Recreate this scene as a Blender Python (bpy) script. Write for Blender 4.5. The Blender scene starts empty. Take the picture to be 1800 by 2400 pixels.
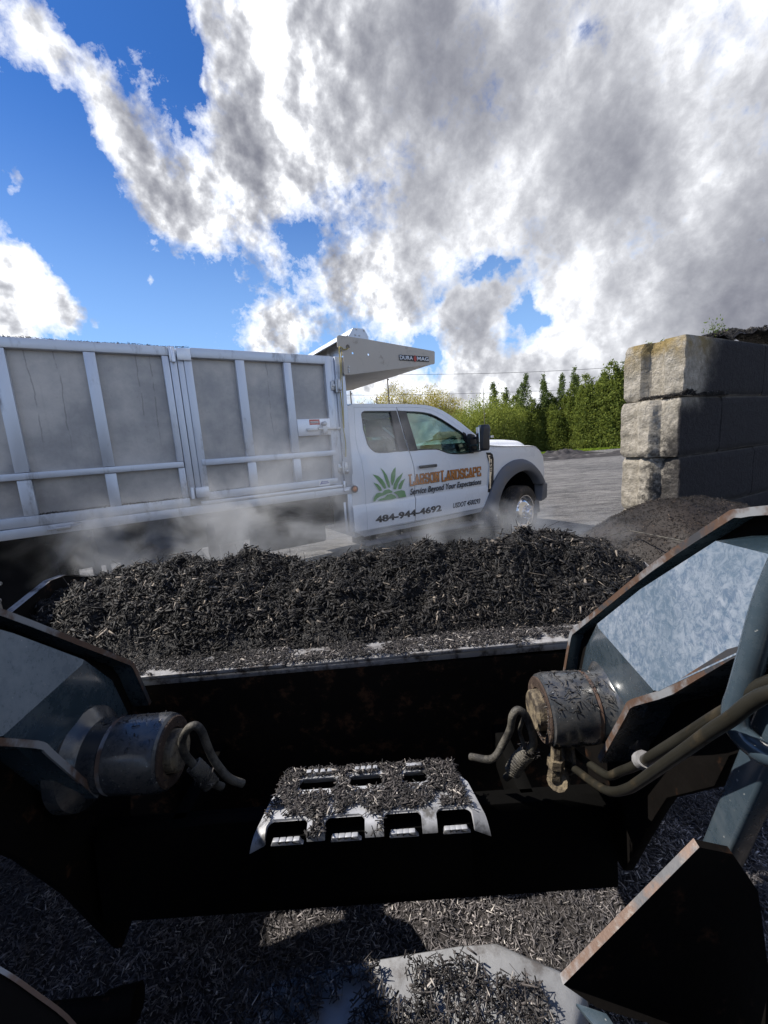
import bpy, bmesh, math, random
import numpy as np
from mathutils import Vector, Matrix, noise
from mathutils.geometry import tessellate_polygon
random.seed(7); rng = np.random.default_rng(11)
SC = bpy.context.scene
COL = SC.collection
R = math.radians

# ------------------------------------------------------------------ camera
cam_d = bpy.data.cameras.new('camera'); cam = bpy.data.objects.new('camera', cam_d); COL.objects.link(cam)
cam_d.sensor_fit = 'VERTICAL'; cam_d.sensor_height = 36.0; cam_d.lens = 950/2400*36.0
cam_d.clip_start = 0.02; cam_d.clip_end = 5000
P_, A_ = R(9.36), R(4.0)
Fv = Vector((0, math.cos(P_), -math.sin(P_))); U0 = Vector((0, math.sin(P_), math.cos(P_))); R0 = Vector((1, 0, 0))
Xv = R0*math.cos(A_) - U0*math.sin(A_); Uv = R0*math.sin(A_) + U0*math.cos(A_)
m = Matrix((Xv, Uv, -Fv)).transposed().to_4x4(); m.translation = (0, 0, 1.55)
cam.matrix_world = m
SC.camera = cam
SC.render.resolution_x, SC.render.resolution_y = 768, 1024

# ------------------------------------------------------------------ light
SUN_H, SUN_E = R(275), R(50)          # heading clockwise from +Y, elevation
sd = Vector((math.sin(SUN_H)*math.cos(SUN_E), math.cos(SUN_H)*math.cos(SUN_E), math.sin(SUN_E)))
sl = bpy.data.lights.new('sun', 'SUN'); sl.energy = 4.6; sl.angle = R(0.53); sl.color = (1, .955, .88)
so = bpy.data.objects.new('sun', sl); COL.objects.link(so)
so.rotation_euler = sd.to_track_quat('Z', 'Y').to_euler(); so.location = (-20, 5, 30)
SC.view_settings.view_transform = 'Standard'; SC.view_settings.look = 'None'
SC.view_settings.exposure = 0.62; SC.view_settings.gamma = 1
try: SC.view_settings.use_curve_mapping = False
except Exception: pass

# ------------------------------------------------------------------ node helpers
class NT:
    def __init__(s, tree): s.t = tree; s.n = tree.nodes; s.l = tree.links
    def new(s, typ, **kw):
        nd = s.n.new(typ)
        for k, v in kw.items(): setattr(nd, k, v)
        return nd
    def put(s, sock, v):
        if isinstance(v, bpy.types.NodeSocket): s.l.new(v, sock)
        elif v is not None:
            if isinstance(v, (tuple, list)) and len(v) == 3 and sock.type == 'RGBA': v = (*v, 1)
            sock.default_value = v
    def math(s, op, a, b=None, c=None, clamp=False):
        nd = s.new('ShaderNodeMath', operation=op); nd.use_clamp = clamp
        for i, v in enumerate((a, b, c)):
            if v is not None: s.put(nd.inputs[i], v)
        return nd.outputs[0]
    def vmath(s, op, a, b=None, out=0):
        nd = s.new('ShaderNodeVectorMath', operation=op)
        s.put(nd.inputs[0], a)
        if b is not None: s.put(nd.inputs[1], b)
        return nd.outputs[out]
    def noise(s, vec, scale, detail=6, rough=.55, dist=0, out=0, lac=2.0):
        nd = s.new('ShaderNodeTexNoise')
        if vec is not None: s.l.new(vec, nd.inputs['Vector'])
        nd.inputs['Scale'].default_value = scale; nd.inputs['Detail'].default_value = detail
        nd.inputs['Roughness'].default_value = rough; nd.inputs['Distortion'].default_value = dist
        nd.inputs['Lacunarity'].default_value = lac
        return nd.outputs[out]
    def ramp(s, v, lo, hi, a=0., b=1., smooth=True):
        nd = s.new('ShaderNodeMapRange'); nd.interpolation_type = 'SMOOTHSTEP' if smooth else 'LINEAR'
        s.put(nd.inputs[0], v); 
        for i, x in enumerate((lo, hi, a, b)): s.put(nd.inputs[i+1], x)
        return nd.outputs[0]
    def mix(s, f, a, b, typ='MIX'):
        nd = s.new('ShaderNodeMix', data_type='RGBA', blend_type=typ)
        s.put(nd.inputs[0], f); s.put(nd.inputs[6], a); s.put(nd.inputs[7], b)
        return nd.outputs[2]
    def bump(s, h, strength, dist, normal=None):
        nd = s.new('ShaderNodeBump'); s.put(nd.inputs['Height'], h)
        nd.inputs['Strength'].default_value = strength; nd.inputs['Distance'].default_value = dist
        if normal is not None: s.l.new(normal, nd.inputs['Normal'])
        return nd.outputs[0]
    def mapping(s, vec, scale=(1, 1, 1), rot=(0, 0, 0), loc=(0, 0, 0)):
        nd = s.new('ShaderNodeMapping'); s.l.new(vec, nd.inputs[0])
        nd.inputs['Scale'].default_value = scale; nd.inputs['Rotation'].default_value = rot; nd.inputs['Location'].default_value = loc
        return nd.outputs[0]
    def coord(s, which='Object'): return s.new('ShaderNodeTexCoord').outputs[which]
    def pos(s): return s.new('ShaderNodeNewGeometry').outputs['Position']
    def island(s): return s.new('ShaderNodeNewGeometry').outputs['Random Per Island']

def mat(name):
    mt = bpy.data.materials.new(name); mt.use_nodes = True
    t = NT(mt.node_tree); b = t.n['Principled BSDF']
    return mt, t, b

def simple(name, col, rough=.5, metal=0., var=.15, scale=8, bump=0., bdist=.002, coat=0., dirt=None, dirt_amt=.5, dirt_scale=3, stretch=None, spec=.5):
    """principled paint / metal with tonal variation, optional dirt colour and bump"""
    mt, t, b = mat(name)
    v = t.coord('Object')
    if stretch: v = t.mapping(v, scale=stretch)
    n1 = t.noise(v, scale, 6, .6)
    c = t.mix(n1, tuple(x*(1-var) for x in col), tuple(min(1, x*(1+var)) for x in col))
    rg = t.ramp(n1, .3, .7, max(.02, rough-.07), min(1, rough+.1))
    if dirt:
        n2 = t.noise(v, dirt_scale, 8, .68)
        mk = t.ramp(n2, .62-dirt_amt*.25, .72-dirt_amt*.1)
        c = t.mix(mk, c, dirt)
        rg = t.math('MAXIMUM', rg, t.math('MULTIPLY', mk, .75))
    t.put(b.inputs['Base Color'], c); t.put(b.inputs['Roughness'], rg)
    b.inputs['Metallic'].default_value = metal; b.inputs['Specular IOR Level'].default_value = spec
    if coat: b.inputs['Coat Weight'].default_value = coat; b.inputs['Coat Roughness'].default_value = .08
    if bump:
        n3 = t.noise(v, scale*6, 5, .6)
        t.put(b.inputs['Normal'], t.bump(n3, bump, bdist))
    return mt

# ------------------------------------------------------------------ world: sky and clouds
W = bpy.data.worlds.new('World'); SC.world = W; W.use_nodes = True
W.cycles.sampling_method = 'MANUAL'; W.cycles.sample_map_resolution = 512
t = NT(W.node_tree)
for nd in list(t.n): t.n.remove(nd)
out = t.new('ShaderNodeOutputWorld'); bg = t.new('ShaderNodeBackground'); t.l.new(bg.outputs[0], out.inputs[0])
sky = t.new('ShaderNodeTexSky', sky_type='NISHITA'); sky.sun_disc = False
sky.sun_elevation = SUN_E; sky.sun_rotation = SUN_H; sky.air_density = 1.0; sky.dust_density = .3; sky.ozone_density = 3.0
dirv = t.vmath('NORMALIZE', t.coord('Generated'))
sep = t.new('ShaderNodeSeparateXYZ'); t.l.new(dirv, sep.inputs[0]); dz = t.math('MAXIMUM', sep.outputs[2], 0.0)
inv = t.math('DIVIDE', 1.0, t.math('ADD', dz, .28))
cp = t.new('ShaderNodeCombineXYZ')
t.l.new(t.math('MULTIPLY', sep.outputs[0], inv), cp.inputs[0]); t.l.new(t.math('MULTIPLY', sep.outputs[1], inv), cp.inputs[1])
cpv = cp.outputs[0]
wn = t.new('ShaderNodeTexNoise'); t.l.new(dirv, wn.inputs['Vector']); wn.inputs['Scale'].default_value = 7; wn.inputs['Detail'].default_value = 5; wn.inputs['Roughness'].default_value = .6
wv_ = t.vmath('MULTIPLY', t.vmath('SUBTRACT', wn.outputs['Color'], (.5, .5, .5)), (.17, .17, .17))
dirw = t.vmath('NORMALIZE', t.vmath('ADD', dirv, wv_))
def skydir(px, py):               # a direction of the sky, given as seen from the yard
    v = (Fv + Xv*((px*1.085-900)/950) - Uv*((py*1.085-1200)/950)); d = v.normalized()
    return d, v.length
def blobs(lst):
    acc = None
    for (px, py, r, w) in lst:
        d, ln = skydir(px, py); rr = r*1.085/950/ln**1.5
        dt = t.vmath('DOT_PRODUCT', dirw, tuple(d), out=1)
        e = t.math('POWER', math.e, t.math('MULTIPLY_ADD', dt, 2/rr**2, -2/rr**2))
        acc = t.math('MULTIPLY', e, w) if acc is None else t.math('MULTIPLY_ADD', e, w, acc)
    return acc
pos_b = blobs([(760,60,230,.75),(1050,60,330,1),(1400,100,300,1),(1700,200,400,1),(1000,400,250,.9),(1330,420,260,1),(1600,560,260,1),
  (640,260,150,.85),(520,330,110,.6),(510,110,90,.55),(560,450,90,.55),(690,590,100,.6),(830,610,100,.65),(600,690,50,.5),(860,700,60,.5),(450,30,50,.45),
  (1250,640,80,.5),(1420,680,130,.8),
  (20,30,70,.75),(110,60,60,.6),(200,120,50,.5),(250,200,55,.75),(270,290,72,.8),(320,380,72,.75),(350,450,55,.45),(130,180,45,.5),(90,110,30,.35),
  (10,560,60,.75),(50,590,60,.55),(80,650,75,.75),(0,700,100,.8),(150,700,40,.5),(230,715,24,.4),(327,588,24,.6),(285,628,20,.5),(35,410,26,.4),
  (380,470,60,.6),(430,420,70,.6),(440,520,50,.5),(1045,680,66,1.0),(990,735,56,1.0),(1080,640,34,.5),(560,745,55,.9),(630,745,40,.8),(1190,790,70,.8),(1300,760,100,.9),(1000,840,75,.9),(860,840,65,1.0),(1100,830,80,.6),(1560,720,120,.8),(780,850,50,.6)])
neg_b = blobs([(350,40,52,.75),(388,130,44,.95),(415,195,34,.8),(300,30,26,.4),(398,290,16,.5),(640,500,34,.5),(590,475,22,.4),(680,540,22,.35),(500,440,18,.4),(1030,585,32,.9),(1080,592,30,.8),(1140,650,40,.95),(1165,695,30,.7),(965,640,22,.6),
  (130,340,100,.8),(60,240,80,.6),(190,520,80,.7),(420,530,20,.3),(400,640,60,.5),(300,720,30,.3),(960,700,16,.3),(1280,60,30,.45),(720,775,50,.9),(930,760,34,.8),(1120,750,40,.4),(830,400,16,.25),(470,585,24,.2),(930,790,50,.5)])
def relief(vec, scale, seed, det, rough, dist, sh):
    """shading of rounded billows: difference of the density towards the sun"""
    v = t.vmath('ADD', vec, seed); o_ = tuple(Vector((sd.x, sd.y, 0)).normalized()*sh)
    a = t.noise(v, scale, det, rough, dist); b = t.noise(t.vmath('ADD', v, o_), scale, det, rough, dist)
    return a, t.math('SUBTRACT', a, b)
nA, rA = relief(dirv, 4.2, (0, 0, 0), 12, .60, .35, .05)
nB, rB = relief(t.vmath('MULTIPLY', dirv, (1, 1, 1.25)), 13, (3.1, 7.7, 1.3), 10, .64, .5, .020)
nW = t.noise(t.vmath('ADD', dirv, (5.5, 2.2, 6.1)), 42, 7, .68, .25)
nC = t.noise(t.vmath('ADD', cpv, (9.1, 1.7, 4.3)), 1.3, 5, .55)
fd = t.vmath('DOT_PRODUCT', dirv, (0, .93, .37), out=1)
rest = t.math('MULTIPLY', t.ramp(fd, .62, .25), t.ramp(nC, .46, .64, .05, .8))
M = t.math('ADD', t.math('MINIMUM', pos_b, 1.0), rest)
low = t.math('MULTIPLY', t.math('MULTIPLY', t.ramp(sep.outputs[2], .0, .05), t.ramp(sep.outputs[2], .24, .08)), t.ramp(sep.outputs[0], -.25, .35, .12, .5))
M = t.math('ADD', M, low)
M = t.math('SUBTRACT', M, neg_b)
M = t.math('ADD', M, t.math('MULTIPLY', t.math('SUBTRACT', nA, .5), 1.7))
M = t.math('ADD', M, t.math('MULTIPLY', t.math('SUBTRACT', nB, .5), 1.25))
M = t.math('ADD', M, t.math('MULTIPLY', t.math('SUBTRACT', nW, .5), 1.15))
cov = t.math('POWER', t.ramp(M, .20, .86, smooth=False), .8)
gray = blobs([(930,130,190,1.25),(690,270,85,.7),(600,150,90,.45),(1090,200,130,.4),(1270,520,140,.4),(1480,400,200,.35),(1560,640,160,.5),(1350,120,200,.15),(1640,160,200,.25),(870,655,40,.5),(800,450,60,.35),(590,560,50,.35),
  (320,300,34,.45),(20,650,60,.4),(60,590,30,.25),(1050,720,36,.22),(740,520,60,.3),(1280,330,140,.3),(1640,700,160,.5),(700,640,60,.3),(1150,560,80,.25)])
nD, rD = relief(dirv, 3.2, (1.4, 5.2, 8.8), 3, .5, .15, .09)
nE, rE = relief(dirv, 8.0, (2.4, 1.2, 3.8), 4, .5, .1, .035)
nF, rF = relief(dirv, 21, (7.4, 4.2, 2.8), 5, .55, .1, .012)
smth = t.ramp(t.vmath('DOT_PRODUCT', dirv, tuple(skydir(1350, 250)[0]), out=1), .84, .96)      # the softer, thicker sheet on the right
g = t.math('ADD', t.math('MULTIPLY', gray, .62), t.math('MULTIPLY', t.math('SUBTRACT', nD, .5), 1.5))
g = t.math('ADD', g, t.math('MULTIPLY', rD, 1.0))
fine = t.math('ADD', t.math('MULTIPLY', rE, 3.0), t.math('MULTIPLY', rF, 2.4))
fine = t.math('ADD', fine, t.math('MULTIPLY', t.math('SUBTRACT', nE, .5), 1.1))
fine = t.math('ADD', fine, t.math('MULTIPLY', t.math('SUBTRACT', nB, .5), .25))
g = t.math('ADD', g, t.math('MULTIPLY', fine, t.math('MULTIPLY_ADD', smth, -.72, 1.0)))
g = t.math('ADD', g, t.ramp(M, .5, 1.5, 0, .34))
g = t.math('ADD', g, t.math('MULTIPLY', smth, .10))
g = t.math('DIVIDE', t.ramp(g, .06, 3.0, 0, 2.94, smooth=False), t.math('ADD', t.ramp(g, .06, 3.0, 0, 2.94, smooth=False), .57))
g = t.math('MULTIPLY', g, 1.12)
ccol = t.mix(g, (9.0, 9.15, 9.5), (.0, .05, .45))
skyc = t.mix(1.0, sky.outputs[0], (.27, .60, 1.06), 'MULTIPLY')
hz = t.ramp(sep.outputs[2], .0, .62, 1, 0)
skyc = t.mix(t.math('MULTIPLY', hz, .80), skyc, (3.6, 5.9, 9.2))
colr = t.mix(cov, skyc, ccol)
t.l.new(colr, bg.inputs[0]); bg.inputs[1].default_value = .085

# ------------------------------------------------------------------ materials
M_ = {}
M_['alu'] = simple('aluminium_post', (.60, .63, .68), .42, .55, .14, 5, .12, .001, dirt=(.33, .34, .36), dirt_amt=.35, dirt_scale=6, stretch=(1, 1, .35))
M_['alu_bright'] = simple('aluminium_plate', (.74, .76, .80), .36, .6, .1, 9, .08, .001)
def mk_panel():
    mt, t, b = mat('stained_aluminium_sheet')
    v = t.coord('Object')
    n1 = t.noise(v, 2.2, 8, .62); n2 = t.noise(t.mapping(v, scale=(14, 1, .5)), 2.0, 6, .6); n3 = t.noise(v, 60, 3, .6)
    sep = t.new('ShaderNodeSeparateXYZ'); t.l.new(v, sep.inputs[0])
    c = t.mix(t.ramp(n1, .3, .7), (.29, .28, .275), (.56, .52, .475))
    c = t.mix(t.math('MULTIPLY', t.ramp(n2, .55, .78), .16), c, (.22, .20, .185))
    c = t.mix(t.math('MULTIPLY', t.ramp(n3, .60, .75), .18), c, (.15, .14, .13))
    # thin run marks down the sheet
    w = t.noise(t.mapping(v, scale=(.9, 1, 1.2)), 1.6, 5, .6)
    xx = t.math('ADD', sep.outputs[0], t.math('MULTIPLY', t.math('SUBTRACT', w, .5), .10))
    tot = None
    for x0 in (.205, .30, -.50, -.33, 1.29):
        d = t.math('ABSOLUTE', t.math('SUBTRACT', xx, x0))
        l = t.ramp(d, .0015, .006, 1, 0)
        tot = l if tot is None else t.math('MAXIMUM', tot, l)
    brk = t.ramp(t.noise(v, 9, 4, .6), .36, .5)
    zr = t.ramp(sep.outputs[2], 1.62, 1.9)
    c = t.mix(t.math('MULTIPLY', t.math('MULTIPLY', tot, brk), t.math('MULTIPLY', zr, .42)), c, (.10, .095, .09))
    t.put(b.inputs['Base Color'], c); b.inputs['Metallic'].default_value = .35
    t.put(b.inputs['Roughness'], t.ramp(n1, .3, .7, .38, .55))
    t.put(b.inputs['Normal'], t.bump(n1, .25, .02))
    return mt
M_['panel'] = mk_panel()
M_['shield'] = simple('weathered_aluminium_shield', (.47, .42, .36), .5, .35, .16, 3, .1, .001, dirt=(.26, .22, .18), dirt_amt=.25, dirt_scale=4)
M_['white'] = simple('white_paint', (.80, .81, .82), .3, 0, .03, 3, 0, coat=.6, dirt=(.52, .49, .45), dirt_amt=-.05, dirt_scale=5)
M_['plastic'] = simple('black_plastic', (.022, .023, .026), .45, 0, .2, 20, .1, .0005)
M_['trim'] = simple('gloss_black_trim', (.018, .018, .022), .16, 0, .1, 20)
M_['flare'] = simple('grey_flare_plastic', (.15, .155, .17), .6, 0, .15, 10, .12, .0006, dirt=(.20, .17, .14), dirt_amt=.3, dirt_scale=5)
M_['rubber'] = simple('dusty_tyre_rubber', (.055, .048, .042), .8, 0, .25, 12, .2, .001, dirt=(.17, .13, .10), dirt_amt=.5, dirt_scale=6)
M_['under'] = simple('chassis_black', (.008, .008, .009), .7, 0, .3, 12, .1, .001, spec=.12)
M_['chrome'] = simple('polished_wheel', (.82, .80, .78), .12, 1, .06, 8)
M_['steel'] = simple('zinc_steel', (.50, .50, .50), .38, .8, .2, 20, .1, .0005)
M_['seat'] = simple('seat_cloth', (.05, .055, .065), .85, 0, .2, 30, .1, .001)
M_['headliner'] = simple('pale_lining', (.38, .39, .38), .9, 0, .1, 10)
M_['orange'] = simple('orange_lettering', (.56, .21, .045), .45, 0, .08, 20)
M_['black_ink'] = simple('black_lettering', (.02, .02, .022), .45, 0, .1, 20)
M_['green_ink'] = simple('green_decal', (.075, .26, .06), .45, 0, .1, 20)
M_['red'] = simple('red_decal', (.50, .06, .035), .45, 0, .1, 20)
M_['blue_ink'] = simple('blue_decal', (.05, .07, .32), .45, 0, .1, 20)
M_['amber'] = simple('amber_lens', (.62, .20, .05), .2, 0, .2, 60, coat=.5)
M_['brown_ring'] = simple('rubber_ring', (.10, .06, .045), .7, 0, .2, 30)
M_['cord'] = simple('yellow_cord', (.42, .33, .10), .8, 0, .25, 60)
M_['lamp'] = simple('lamp_lens', (.75, .75, .72), .12, .3, .05, 20, coat=1)
M_['wood'] = simple('pole_wood', (.12, .10, .08), .9, 0, .3, 6)
M_['wire'] = simple('wire_black', (.03, .03, .035), .6, 0, .1, 6)
def mk_glass(name, tint, refl=.10):
    mt = bpy.data.materials.new(name); mt.use_nodes = True; t = NT(mt.node_tree)
    t.n.remove(t.n['Principled BSDF']); o = t.n['Material Output']
    tr = t.new('ShaderNodeBsdfTransparent'); tr.inputs[0].default_value = (*tint, 1)
    gl = t.new('ShaderNodeBsdfGlossy'); gl.inputs['Roughness'].default_value = .02; gl.inputs[0].default_value = (1, 1, 1, 1)
    fr = t.new('ShaderNodeFresnel'); fr.inputs[0].default_value = 1.5
    f = t.math('ADD', t.math('MULTIPLY', fr.outputs[0], .8), refl*.3)
    mx = t.new('ShaderNodeMixShader'); t.l.new(f, mx.inputs[0]); t.l.new(tr.outputs[0], mx.inputs[1]); t.l.new(gl.outputs[0], mx.inputs[2])
    t.l.new(mx.outputs[0], o.inputs[0]); return mt
M_['glass'] = mk_glass('green_tinted_glass', (.66, .84, .78))
M_['privacy'] = mk_glass('rear_side_glass', (.66, .73, .74), .0)

def mk_mulch(name, c1, c2, hi, rough=.62):
    mt, t, b = mat(name)
    isl = t.island(); n = t.noise(t.pos(), 3.0, 4, .6)
    c = t.mix(t.math('POWER', isl, 1.9), c1, c2)
    c = t.mix(t.ramp(isl, .925, .96), c, hi)
    c = t.mix(t.ramp(n, .46, .62, 0, .72), c, c1)
    t.put(b.inputs['Base Color'], c); b.inputs['Roughness'].default_value = rough
    b.inputs['Specular IOR Level'].default_value = .35
    t.put(b.inputs['Normal'], t.bump(t.noise(t.pos(), 220, 3, .6), .5, .002))
    return mt
M_['mulch'] = mk_mulch('black_shredded_mulch', (.006, .0052, .005), (.032, .027, .024), (.24, .20, .16))
M_['mulch_brown'] = mk_mulch('dark_brown_shredded_mulch', (.010, .0075, .006), (.042, .030, .022), (.12, .085, .06))
M_['mulch_ground'] = mk_mulch('trodden_mulch', (.060, .055, .057), (.38, .34, .33), (.60, .55, .50))
M_['mulch_loose'] = mk_mulch('loose_mulch_shreds', (.012, .011, .011), (.11, .095, .09), (.40, .36, .32))
M_['mulch_bed'] = simple('fine_mulch_bed', (.030, .027, .026), .9, 0, .6, 60, .9, .01, dirt=(.09, .08, .078), dirt_amt=.8, dirt_scale=90, spec=.2)

def mk_ground():
    mt, t, b = mat('gravel_yard')
    p = t.pos()
    n1 = t.noise(p, .22, 6, .6, .4); n2 = t.noise(p, 1.6, 7, .62); n3 = t.noise(p, 55, 4, .65); n4 = t.noise(p, 16, 5, .65)
    vo = t.new('ShaderNodeTexVoronoi'); t.l.new(p, vo.inputs['Vector']); vo.inputs['Scale'].default_value = 46
    st = t.new('ShaderNodeSeparateColor'); t.l.new(vo.outputs['Color'], st.inputs[0])
    # wheel tracks run across the yard
    tr = t.noise(t.mapping(p, scale=(.16, 1.1, 1), rot=(0, 0, R(-12))), 1.1, 6, .6, .5)
    c = t.mix(t.ramp(n1, .35, .65), (.17, .162, .158), (.27, .255, .24))
    c = t.mix(t.math('MULTIPLY', t.ramp(tr, .50, .64), .75), c, (.065, .063, .067))
    c = t.mix(t.math('MULTIPLY', t.ramp(n2, .52, .70), .55), c, (.085, .082, .083))
    c = t.mix(t.ramp(st.outputs[0], .0, 1.0, -.0, .55), c, (.42, .40, .38))
    c = t.mix(t.math('MULTIPLY', t.ramp(n3, .45, .62), .55), c, (.055, .053, .053))
    t.put(b.inputs['Base Color'], c); b.inputs['Roughness'].default_value = .93
    b.inputs['Specular IOR Level'].default_value = .2
    h = t.math('ADD', t.math('MULTIPLY', n4, .6), t.math('MULTIPLY', vo.outputs['Distance'], .5))
    n5 = t.noise(t.mapping(p, scale=(.45, 1.6, 1), rot=(0, 0, R(-14))), 3.2, 7, .68, .6)
    c = t.mix(t.math('MULTIPLY', t.ramp(n5, .50, .60), .6), c, (.055, .054, .057)); c = t.mix(t.math('MULTIPLY', t.ramp(n5, .42, .36), .45), c, (.36, .345, .33))
    t.put(b.inputs['Base Color'], c)
    nb = t.bump(h, 1.0, .04); nb = t.bump(tr, 1.0, .45, nb); nb = t.bump(n5, 1.0, .20, nb)
    t.put(b.inputs['Normal'], nb)
    return mt
M_['ground'] = mk_ground()

def mk_concrete():
    mt, t, b = mat('weathered_precast_concrete')
    p = t.coord('Object')
    n1 = t.noise(p, 2.4, 8, .65); n2 = t.noise(p, 14, 8, .7); n3 = t.noise(p, 60, 4, .6)
    sep = t.new('ShaderNodeSeparateXYZ'); t.l.new(p, sep.inputs[0])
    geo = t.new('ShaderNodeNewGeometry')
    c = t.mix(t.ramp(n2, .3, .7), (.24, .215, .17), (.44, .395, .33))
    # ochre algae staining near the top of the stack
    al = t.math('MULTIPLY', t.ramp(sep.outputs[2], 2.05, 2.42), t.ramp(n1, .40, .58))
    al = t.math('MULTIPLY', al, t.ramp(sep.outputs[0], .35, .75, 1, .0))
    c = t.mix(t.math('MULTIPLY', al, .85), c, (.25, .175, .055))
    # near-black mottled tone over the long side, paler at its upper front corner
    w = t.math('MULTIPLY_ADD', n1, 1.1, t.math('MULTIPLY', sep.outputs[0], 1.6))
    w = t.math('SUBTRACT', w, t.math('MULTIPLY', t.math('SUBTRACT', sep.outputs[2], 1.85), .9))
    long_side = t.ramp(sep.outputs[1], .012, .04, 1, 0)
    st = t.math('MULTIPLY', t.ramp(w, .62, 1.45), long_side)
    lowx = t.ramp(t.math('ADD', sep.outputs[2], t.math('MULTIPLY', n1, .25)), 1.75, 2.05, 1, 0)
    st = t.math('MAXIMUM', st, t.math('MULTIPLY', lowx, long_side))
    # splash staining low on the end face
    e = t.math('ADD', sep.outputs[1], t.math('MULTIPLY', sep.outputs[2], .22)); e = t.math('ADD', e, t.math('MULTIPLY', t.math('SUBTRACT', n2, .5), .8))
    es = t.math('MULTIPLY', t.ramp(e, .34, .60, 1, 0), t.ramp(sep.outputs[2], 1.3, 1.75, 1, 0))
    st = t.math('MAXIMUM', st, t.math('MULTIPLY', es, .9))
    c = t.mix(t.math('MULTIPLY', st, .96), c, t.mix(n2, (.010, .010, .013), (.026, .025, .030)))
    b.inputs['Specular IOR Level'].default_value = .15
    t.put(b.inputs['Base Color'], c); b.inputs['Roughness'].default_value = .92
    nb = t.bump(t.noise(p, 22, 7, .7), 1.0, .035); nb = t.bump(n3, .5, .004, nb)
    t.put(b.inputs['Normal'], nb)
    return mt
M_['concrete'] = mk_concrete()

def mk_loader(name, col, dust, dust_amt, rough=.28, scratch=0.):
    mt, t, b = mat(name)
    p = t.coord('Object')
    n1 = t.noise(p, 5, 8, .65); n2 = t.noise(p, 55, 6, .75); n3 = t.noise(t.mapping(p, scale=(1, 5, 1), rot=(.6, 0, 0)), 22, 8, .75, 1.2)
    c = t.mix(n1, tuple(x*.75 for x in col), tuple(x*1.25 for x in col))
    mk = t.math('MULTIPLY', t.ramp(n1, .38, .66), t.ramp(n2, .30, .70))
    c = t.mix(t.math('MULTIPLY', mk, dust_amt), c, dust)
    if scratch:
        n4 = t.noise(p, 60, 9, .8, 1.0)
        c = t.mix(t.math('MULTIPLY', t.ramp(n4, .44, .60), scratch), c, (.42, .45, .50))
        c = t.mix(t.math('MULTIPLY', t.math('MULTIPLY', t.ramp(n4, .52, .40), t.ramp(n1, .42, .60)), .5), c, (.05, .09, .16))
        c = t.mix(t.math('MULTIPLY', t.ramp(n3, .60, .68), .35), c, (.55, .57, .60))
    sp = t.noise(p, 130, 2, .5); c = t.mix(t.math('MULTIPLY', t.ramp(sp, .72, .76), .6), c, (.45, .45, .43))
    t.put(b.inputs['Base Color'], c); t.put(b.inputs['Roughness'], t.math('ADD', rough, t.math('MULTIPLY', mk, .35)))
    b.inputs['Coat Weight'].default_value = .5; b.inputs['Coat Roughness'].default_value = .16
    t.put(b.inputs['Normal'], t.bump(n2, .12, .002))
    return mt
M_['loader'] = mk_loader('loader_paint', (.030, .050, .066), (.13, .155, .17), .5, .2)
M_['loader_sky_lit'] = mk_loader('sky_lit_loader_paint', (.15, .18, .205), (.26, .29, .31), .55, .22)  # left panel's sky reflection put into a lighter paint colour
M_['loader_worn'] = mk_loader('scuffed_loader_paint', (.10, .145, .20), (.27, .30, .35), .8, .30, .28)
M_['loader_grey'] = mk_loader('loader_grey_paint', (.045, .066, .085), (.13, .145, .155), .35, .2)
def mk_edge():
    mt, t, b = mat('chipped_paint_edge'); p = t.coord('Object'); n1 = t.noise(p, 5, 6, .65); n2 = t.noise(p, 34, 6, .7)
    c = t.mix(t.ramp(n1, .42, .52), (.26, .265, .275), (.12, .072, .05)); c = t.mix(t.ramp(n2, .56, .72), c, (.22, .205, .19)); c = t.mix(t.ramp(n1, .56, .62), c, (.06, .06, .065))
    t.put(b.inputs['Base Color'], c); b.inputs['Roughness'].default_value = .5; b.inputs['Metallic'].default_value = .2; t.put(b.inputs['Normal'], t.bump(n2, .4, .002)); return mt
M_['edge'] = mk_edge()
M_['darksteel'] = simple('rusty_dark_steel', (.0065, .0055, .005), .75, .0, .4, 14, .3, .003, dirt=(.05, .024, .013), dirt_amt=.15, dirt_scale=13, spec=.06)
M_['shade_black'] = simple('shade_black_steel', (.004, .0038, .0036), .8, 0, .3, 14, .3, .003, spec=.04)  # deep shade around coupler and step box put into a near-black colour
M_['rustback'] = simple('caked_bucket_back', (.012, .009, .007), .8, 0, .5, 14, .5, .004, dirt=(.085, .042, .022), dirt_amt=.35, dirt_scale=16, spec=.1)
M_['rim'] = simple('worn_bucket_rim', (.30, .29, .285), .55, .25, .35, 24, .35, .003, dirt=(.045, .036, .032), dirt_amt=.75, dirt_scale=22)
M_['pin'] = simple('muddy_pin_end', (.19, .15, .095), .8, .0, .5, 22, .8, .004, dirt=(.03, .022, .016), dirt_amt=.8, dirt_scale=30)
M_['capmud'] = simple('rusty_mud', (.045, .026, .017), .85, 0, .5, 26, .9, .006, dirt=(.12, .085, .055), dirt_amt=.4, dirt_scale=26)
M_['boss'] = mk_loader('grimy_boss', (.030, .034, .040), (.17, .15, .125), .55, .22)
M_['pipe'] = simple('oily_pipe', (.028, .026, .020), .35, .3, .35, 18, .15, .001, dirt=(.065, .05, .03), dirt_amt=.4, dirt_scale=10)
M_['hose'] = simple('mud_caked_hose', (.10, .09, .072), .6, .1, .5, 30, .8, .003, dirt=(.02, .018, .016), dirt_amt=.9, dirt_scale=24)
M_['step'] = simple('bare_step_plate', (.40, .40, .41), .45, .35, .25, 25, .3, .001, dirt=(.10, .095, .09), dirt_amt=.45, dirt_scale=16)
M_['deck'] = simple('dusty_grey_deck', (.26, .26, .265), .6, .1, .25, 12, .3, .003, dirt=(.12, .11, .105), dirt_amt=.35, dirt_scale=9)

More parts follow.
